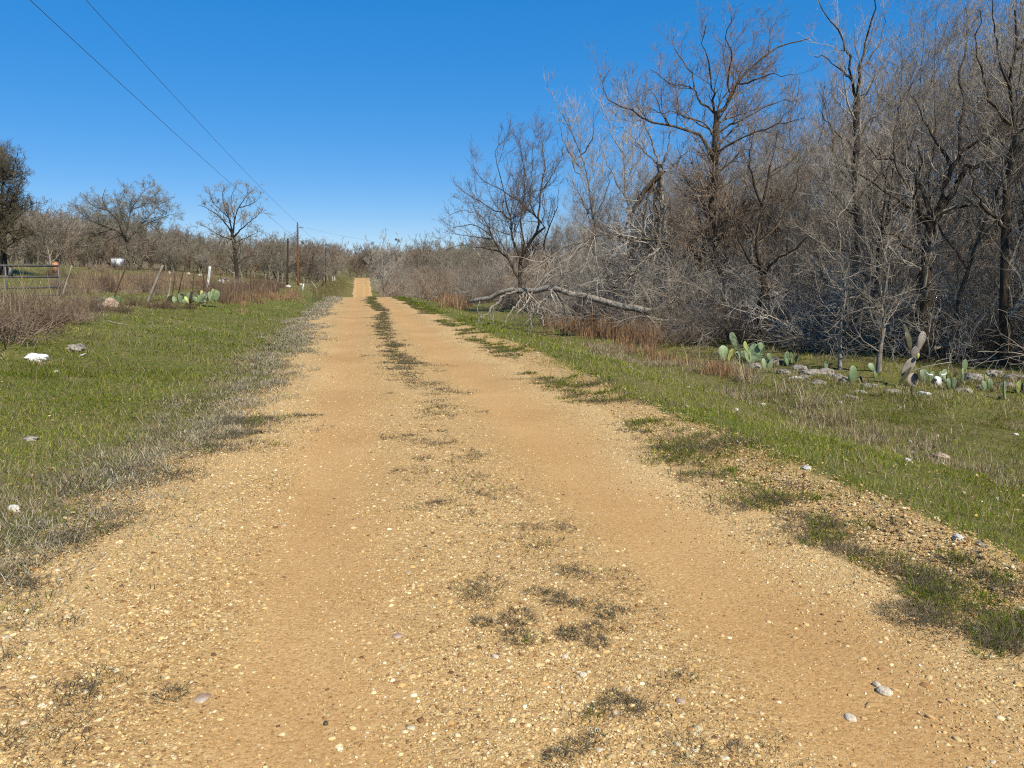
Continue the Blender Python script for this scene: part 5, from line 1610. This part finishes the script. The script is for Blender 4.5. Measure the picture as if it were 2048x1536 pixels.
# --- bleached skull
def skull(px, py):
    p = G(px, py); d = float(p @ _ch)
    root = empty('animal_skull', p); tag(root, 'bleached white animal skull propped among the prickly pear pads', 'skull')
    f = -_ch; s = _cr; up = np.array([0, 0, 1.0]); k = d / F * .85
    def loc(sx, sz, fw): return s * (sx * k) + up * (sz * k) + f * fw
    v, q, tr = sphere(18, 12)
    mb = MB()
    n = v.copy()
    # a long skull: broad brow narrowing to the muzzle
    ax = unit(loc(4, -26, .10)); c = loc(0, 24, .02)
    w = .09 * (1 - .36 * np.clip((n[:, 2] + 1) / 2, 0, 1) ** .8)
    side = s; nf = np.cross(side, ax)
    pts = c + ax * ((n[:, 2] + 1) * .12)[:, None] + side * (n[:, 0] * w)[:, None] + nf * (n[:, 1] * w * .75)[:, None]
    mb.add(pts, q, tr); mb.build('cranium', M['bone'], root)
    for sg in (-1, 1):
        e = MB(); cc = c + ax * .09 + side * sg * .072 - nf * .05
        if (nf @ f) > 0: cc = c + ax * .09 + side * sg * .072 + nf * .05
        e.add(v * .028 + cc, q, tr); e.build('socket_shade', M['pad_dark'], root)  # solid dark ball, painting the shade inside the hollow socket
        h = MB(); hp = resample(np.array([c + side * sg * .08 + up * .02, c + side * sg * .15 + up * .03, c + side * sg * .19 + up * .075]), 8)
        h.add(*tube_cap(hp, np.linspace(.022, .006, 8), 8)); h.build('horn', M['bone'], root)
    j = MB(); jp = resample(np.array([c + ax * .22, c + ax * .27 + up * -.06, loc(-2, 2, .05)]), 8); j.add(*tube_cap(jp, np.linspace(.045, .025, 8), 8)); j.build('jaw', M['bone'], root)
skull(1870, 772)

# --- fallen trunk with its branches
def log(name, d, specs, lv, bark, twig, label, cat, seed, thin=1.0):
    rg = np.random.default_rng(seed)
    out = []
    for (px, r0, r1, s0, s1) in specs:
        m = len(px); out.append((np.array([P(a, b, d + s0 + (s1 - s0) * i / (m - 1)) for i, (a, b) in enumerate(px)]), r0, r1))
    base = out[0][0][-1].copy(); base[2] = float(ground_z(base[0], base[1]))
    Pl, Rl = limb_arrays([(p - base, a * thin, b * thin) for p, a, b in out], rg, 16, .03)
    root = empty(name, base); tag(root, label, cat)
    mb = MB(); v, q = knobbly(Pl, Rl, 9, rg, .06); mb.add(v, q)
    for i in range(len(Pl)):
        for e in (0, -1):
            k = (i * 16 + (0 if e == 0 else 15)) * 9; n = len(v)
            ring = np.arange(k, k + 9)
            mb.t.append(np.stack([ring[1:-1], ring[2:], np.full(7, ring[0])], -1) if e else np.stack([ring[2:], ring[1:-1], np.full(7, ring[0])], -1))
    mb.build('trunk', bark, root)
    if lv: obj('crown', split_mesh('crown', crown_of(Pl, Rl, rg, lv)), twig, root)
    return root
log('fallen_tree', 25.5,
    [([(936, 604), (960, 600), (985, 592), (1010, 582), (1035, 580), (1060, 582), (1085, 576), (1110, 581), (1140, 588), (1170, 592), (1200, 602), (1230, 609), (1265, 617), (1300, 624)], .075, .15, 1.5, -1.0),
     ([(1035, 581), (1010, 592), (985, 614), (965, 637)], .065, .03, .5, -1.0), ([(1050, 585), (1040, 600), (1020, 625), (1010, 645)], .05, .02, .5, -1.2),
     ([(1052, 587), (1053, 610), (1060, 632), (1066, 655)], .035, .012, .5, -.8), ([(1105, 590), (1085, 603), (1077, 618), (1083, 635), (1088, 652)], .06, .03, .2, -1.0),
     ([(1053, 580), (1052, 565), (1060, 556), (1068, 548)], .05, .02, .5, .3), ([(1085, 570), (1100, 550), (1108, 540), (1122, 528)], .03, .012, .4, 1.2), ([(960, 602), (955, 620), (962, 635)], .025, .01, 1.3, .3)],
    [dict(per_m=2.4, t0=.15, t1=1, ang=.9, ang_sd=.3, ratio=.35, lmin=.4, lmax=1.5, segs=5, wig=.2, up=-.45, rr=.4, rtip=.006), dict(per_m=4, t0=.1, t1=1, ang=.8, ang_sd=.3, ratio=.5, lmin=.2, lmax=.8, segs=4, wig=.22, up=-.3, rr=.6, rtip=.004), dict(per_m=4, t0=.1, t1=1, ang=.8, ang_sd=.3, ratio=.5, lmin=.1, lmax=.4, segs=3, wig=.22, up=-.2, rr=.6, rtip=.0035)],
    M['bark_pale'], M['twig'], 'pale fallen tree lying towards the road on its broken branches', 'fallen tree', 71)
log('fallen_branch', 26.0,
    [([(1300, 500), (1285, 535), (1250, 560), (1225, 575)], .03, .12, 1, 0), ([(1290, 560), (1240, 550), (1200, 570), (1170, 590)], .05, .02, 0, -1), ([(1350, 485), (1290, 480), (1230, 470), (1180, 478), (1120, 500), (1080, 530)], .09, .015, 0, -2.0),
     ([(1345, 492), (1280, 500), (1225, 530), (1190, 560)], .07, .015, 0, -1.5), ([(1330, 488), (1270, 462), (1220, 452), (1170, 462)], .05, .012, 0, -1.2), ([(1340, 490), (1300, 515), (1260, 545), (1230, 560)], .08, .03, 0, -.6)],
    [dict(per_m=3.2, t0=.1, t1=1, ang=.7, ang_sd=.3, ratio=.4, lmin=.4, lmax=1.6, segs=5, wig=.18, up=-.15, rr=.5, rtip=.006), dict(per_m=4.5, t0=.1, t1=1, ang=.7, ang_sd=.3, ratio=.5, lmin=.2, lmax=.8, segs=4, wig=.2, up=-.1, rr=.6, rtip=.004), dict(per_m=5, t0=.1, t1=1, ang=.7, ang_sd=.3, ratio=.5, lmin=.1, lmax=.4, segs=3, wig=.2, up=0, rr=.6, rtip=.0035)],
    M['bark'], M['twig_pale'], 'torn grey tree top sprawled over the brush beneath the snapped tree', 'fallen branch', 72, .6)

# --- sticks and litter
def stick(pix, r, label, twigs=True, seed=0, mat='bark_pale'):
    pts = []
    for (px, py, lift) in pix:
        p = G(px, py); p[2] += lift; pts.append(p)
    base = pts[0].copy(); rg = np.random.default_rng(seed)
    Pl, Rl = limb_arrays([(np.array(pts) - base, r, r * .35)], rg, 14, .03)
    g = [(Pl, Rl, 6)] + (crown_of(Pl, Rl, rg, [dict(per_m=1.6, t0=.2, t1=1, ang=.7, ang_sd=.3, ratio=.35, lmin=.1, lmax=.6, segs=4, wig=.2, up=.3, rr=.6, rtip=.003)]) if twigs else [])
    o = obj('fallen_stick', split_mesh('fallen_stick', g), M[mat], None, base); return tag(o, label, 'stick')
stick([(216, 646, .04), (235, 649, .03), (256, 652, .02)], .018, 'short pale stick lying in the grass below the boulder', seed=1)
stick([(300, 648, .02), (330, 646, .04), (358, 650, .02)], .014, 'thin grey stick lying in the grass right of the short pale stick', seed=2)
stick([(122, 632, .05), (140, 640, .1), (160, 622, .35)], .012, 'crooked pale stick poking up from the brown weeds by the gate', seed=3)
stick([(192, 618, .3), (205, 632, .12), (214, 640, .03)], .012, 'bent pale twig leaning against the rust stained boulder', seed=4)
stick([(160, 716, .03), (172, 712, .04)], .02, 'short bleached bone white stick just right of the white rag', False, 5, 'bone')
stick([(118, 1000, .02), (150, 985, .12), (175, 975, .03)], .006, 'dark twig at the grass edge on the left shoulder', True, 6, 'bark_dark')
stick([(1062, 938, .01), (1070, 940, .01)], .012, 'small grey chip of wood on the road between the tracks', False, 7, 'bark')
for k, (px, py) in enumerate(((1745, 690), (1560, 690), (1880, 712), (1960, 725))):
    stick([(px, py, .05), (px + 40, py + 6, .12), (px + 85, py + 2, .04)], .02, ('grey dead branch on the ground behind the two blue green pads', 'grey dead branch on the ground behind the slim prickly pear', 'grey dead branch on the ground behind the skull', 'grey dead branch on the ground behind the domed rock')[k], True, 20 + k)
stick([(930, 640, .01), (948, 628, .05), (968, 612, .2)], .006, 'thin bare twig lying on the grass at the tip of the fallen tree', True, 31, 'bark')

def crumple(px, py, w, h, label, seed):
    p = G(px, py)
    v, t = subdiv(*subdiv(*O3))
    n = fbm(v[:, 0] * 2.6 + seed, v[:, 1] * 2.6 + v[:, 2] * 3, seed, 4) - .5
    v = v * (1 + 1.2 * n)[:, None] * [w / 2, w / 3, h * .8] + [0, 0, h * .3]
    o = obj('plastic_bag', mesh_np('plastic_bag', v, None, t, smooth=False), M['plastic'], None, p); return tag(o, label, 'bag')
crumple(75, 722, .30, .10, 'crumpled white bag lying in the left verge grass', 3)

# white things far off in the left field, the orange drum, the marker
def far_box(px, d, w, h, base_h, mat, name, label, cat):
    p = on_ground(px, d); root = empty(name, p, -YAW); tag(root, label, cat)
    mb = MB(); mb.add(*box(0, 0, base_h + h / 2, w, w * .7, h)); mb.build('body', mat, root, smooth=False)
    mb = MB(); mb.add(*box(0, 0, base_h + h + .03, w * 1.06, w * .76, .06)); mb.build('lid', mat, root, smooth=False)
    for sx in (-1, 1):
        mb = MB(); mb.add(*box(sx * w * .42, 0, base_h / 2, .07, w * .6, base_h + .1)); mb.build('leg', M['pole_dark'], root, smooth=False)
far_box(237, 112, 1.35, 1.1, .45, M['paint_white'], 'feed_box', 'white boxy object half hidden under the broad oak', 'box')
p = on_ground(112, 60)
root = empty('oil_drum', p)
q_ = on_ground(108, 55); bush(B_weed, q_[0], q_[1], .8, 'brown weed bush standing in front of the orange barrel', None, 'weed_clump', 'weeds')
q_ = on_ground(240, 104); bush(B_weed2, q_[0], q_[1], 1.1, 'grey weed bush standing in front of the white boxy object', None, 'weed_clump', 'weeds')
tag(root, 'orange barrel half hidden in the brush above the gate', 'barrel')
mb = MB(); mb.add(*tube_cap(np.array([[0, 0, 0], [0, 0, .88]]), .22, 20)); mb.build('drum', M['orange'], root)
for h in (.02, .3, .6, .87):
    mb = MB(); mb.add(*tube_cap(np.array([[0, 0, h - .015], [0, 0, h + .015]]), .232, 20)); mb.build('rim', M['orange'], root)
p = on_ground(604, 84)
root = empty('marker_post', p); tag(root, 'short white marker post at the brush edge below the reddish pole', 'marker')
mb = MB(); mb.add(*tube_cap(np.array([[0, 0, -.1], [.03, 0, .35], [.1, 0, .75]]), .05, 10)); mb.build('shaft', M['paint_white'], root)
mb = MB(); v, q, tr = sphere(10, 6); mb.add(v * [.056, .056, .03] + [.1, 0, .76], q, tr); mb.build('cap', M['paint_white'], root)

# --- the pale tree with mistletoe on the far right bank of the road
sp = [([(768, 590), (766, 560), (768, 530), (760, 510), (752, 495)], .14, .04, 0), ([(768, 530), (778, 510), (790, 495), (797, 480)], .07, .02), ([(766, 555), (750, 530), (742, 510), (738, 485)], .08, .02), ([(767, 560), (785, 540), (800, 520), (812, 500)], .07, .02), ([(760, 510), (765, 490), (770, 475), (772, 465)], .05, .015)]
sp = [(q_, a_ * 1.5, b_ * 1.5, *r_) for q_, a_, b_, *r_ in sp]
loc, limbs = traced(150, sp, rt, .4)
mt_ = plant_tree('bare_tree', loc, limbs, LV(.85, 1.9, .4, .2, .016, n4=8000), rt, M['bark_pale'], M['twig_pale'], 'pale bare tree with dark mistletoe balls at the bend of the road')
M['mistletoe'] = make_plain('mistletoe_leaf', (.02, .03, .010), (.06, .075, .022), 12, .7)
for (px, py, s) in ((745, 487, .32), (741, 502, .4), (797, 481, .28), (792, 479, .2), (748, 495, .3)):
    s *= 1.4; c = P(px, py, 150) - loc; rg = np.random.default_rng(int(px)); n = 420
    a = unit(rg.normal(0, 1, (n, 3))) * rg.uniform(.3, 1, (n, 1)) * s; nr = unit(rg.normal(0, 1, (n, 3))); t1 = unit(np.cross(nr, [0.3, .5, .8])); t2 = np.cross(nr, t1)
    v = np.stack([c + a - t1 * .05, c + a + t2 * .03, c + a + t1 * .05], 1).reshape(-1, 3)
    obj('mistletoe', mesh_np('mistletoe', v, None, np.arange(n * 3).reshape(-1, 3)), M['mistletoe'], mt_)

# --- far blue ridge behind everything
M['ridge'] = make_plain('wooded_ridge', (.045, .05, .038), (.085, .085, .062), .02, 1, 0, 0)
a = np.linspace(-1.1, 1.3, 160); ridge_r = 2600
hh = 26 + 40 * fbm(a * 5 + 9, a * 0, 12, 4) + 10 * vnoise(a * 60, a * 0, 13)
v = []
for rr, hm in ((2300, -.2), (2450, .55), (2600, 1), (2900, .7), (3300, -.3)):
    v.append(np.stack([np.sin(a) * rr, np.cos(a) * rr, hh * hm + 6 * (hm > 0) - 10], 1))
n = len(a); v = np.concatenate(v); i = (np.arange(4)[:, None] * n + np.arange(n - 1)[None]).ravel()
tag(obj('hills', mesh_np('hills', v, np.stack([i, i + 1, i + n + 1, i + n], -1)), M['ridge']), kind='structure')

# prototypes that found no place are removed
for _, _, _, ps in kinds:
    for p in ps:
        if p.location.z < -400:
            for ch in list(p.children): bpy.data.objects.remove(ch)
            bpy.data.objects.remove(p)
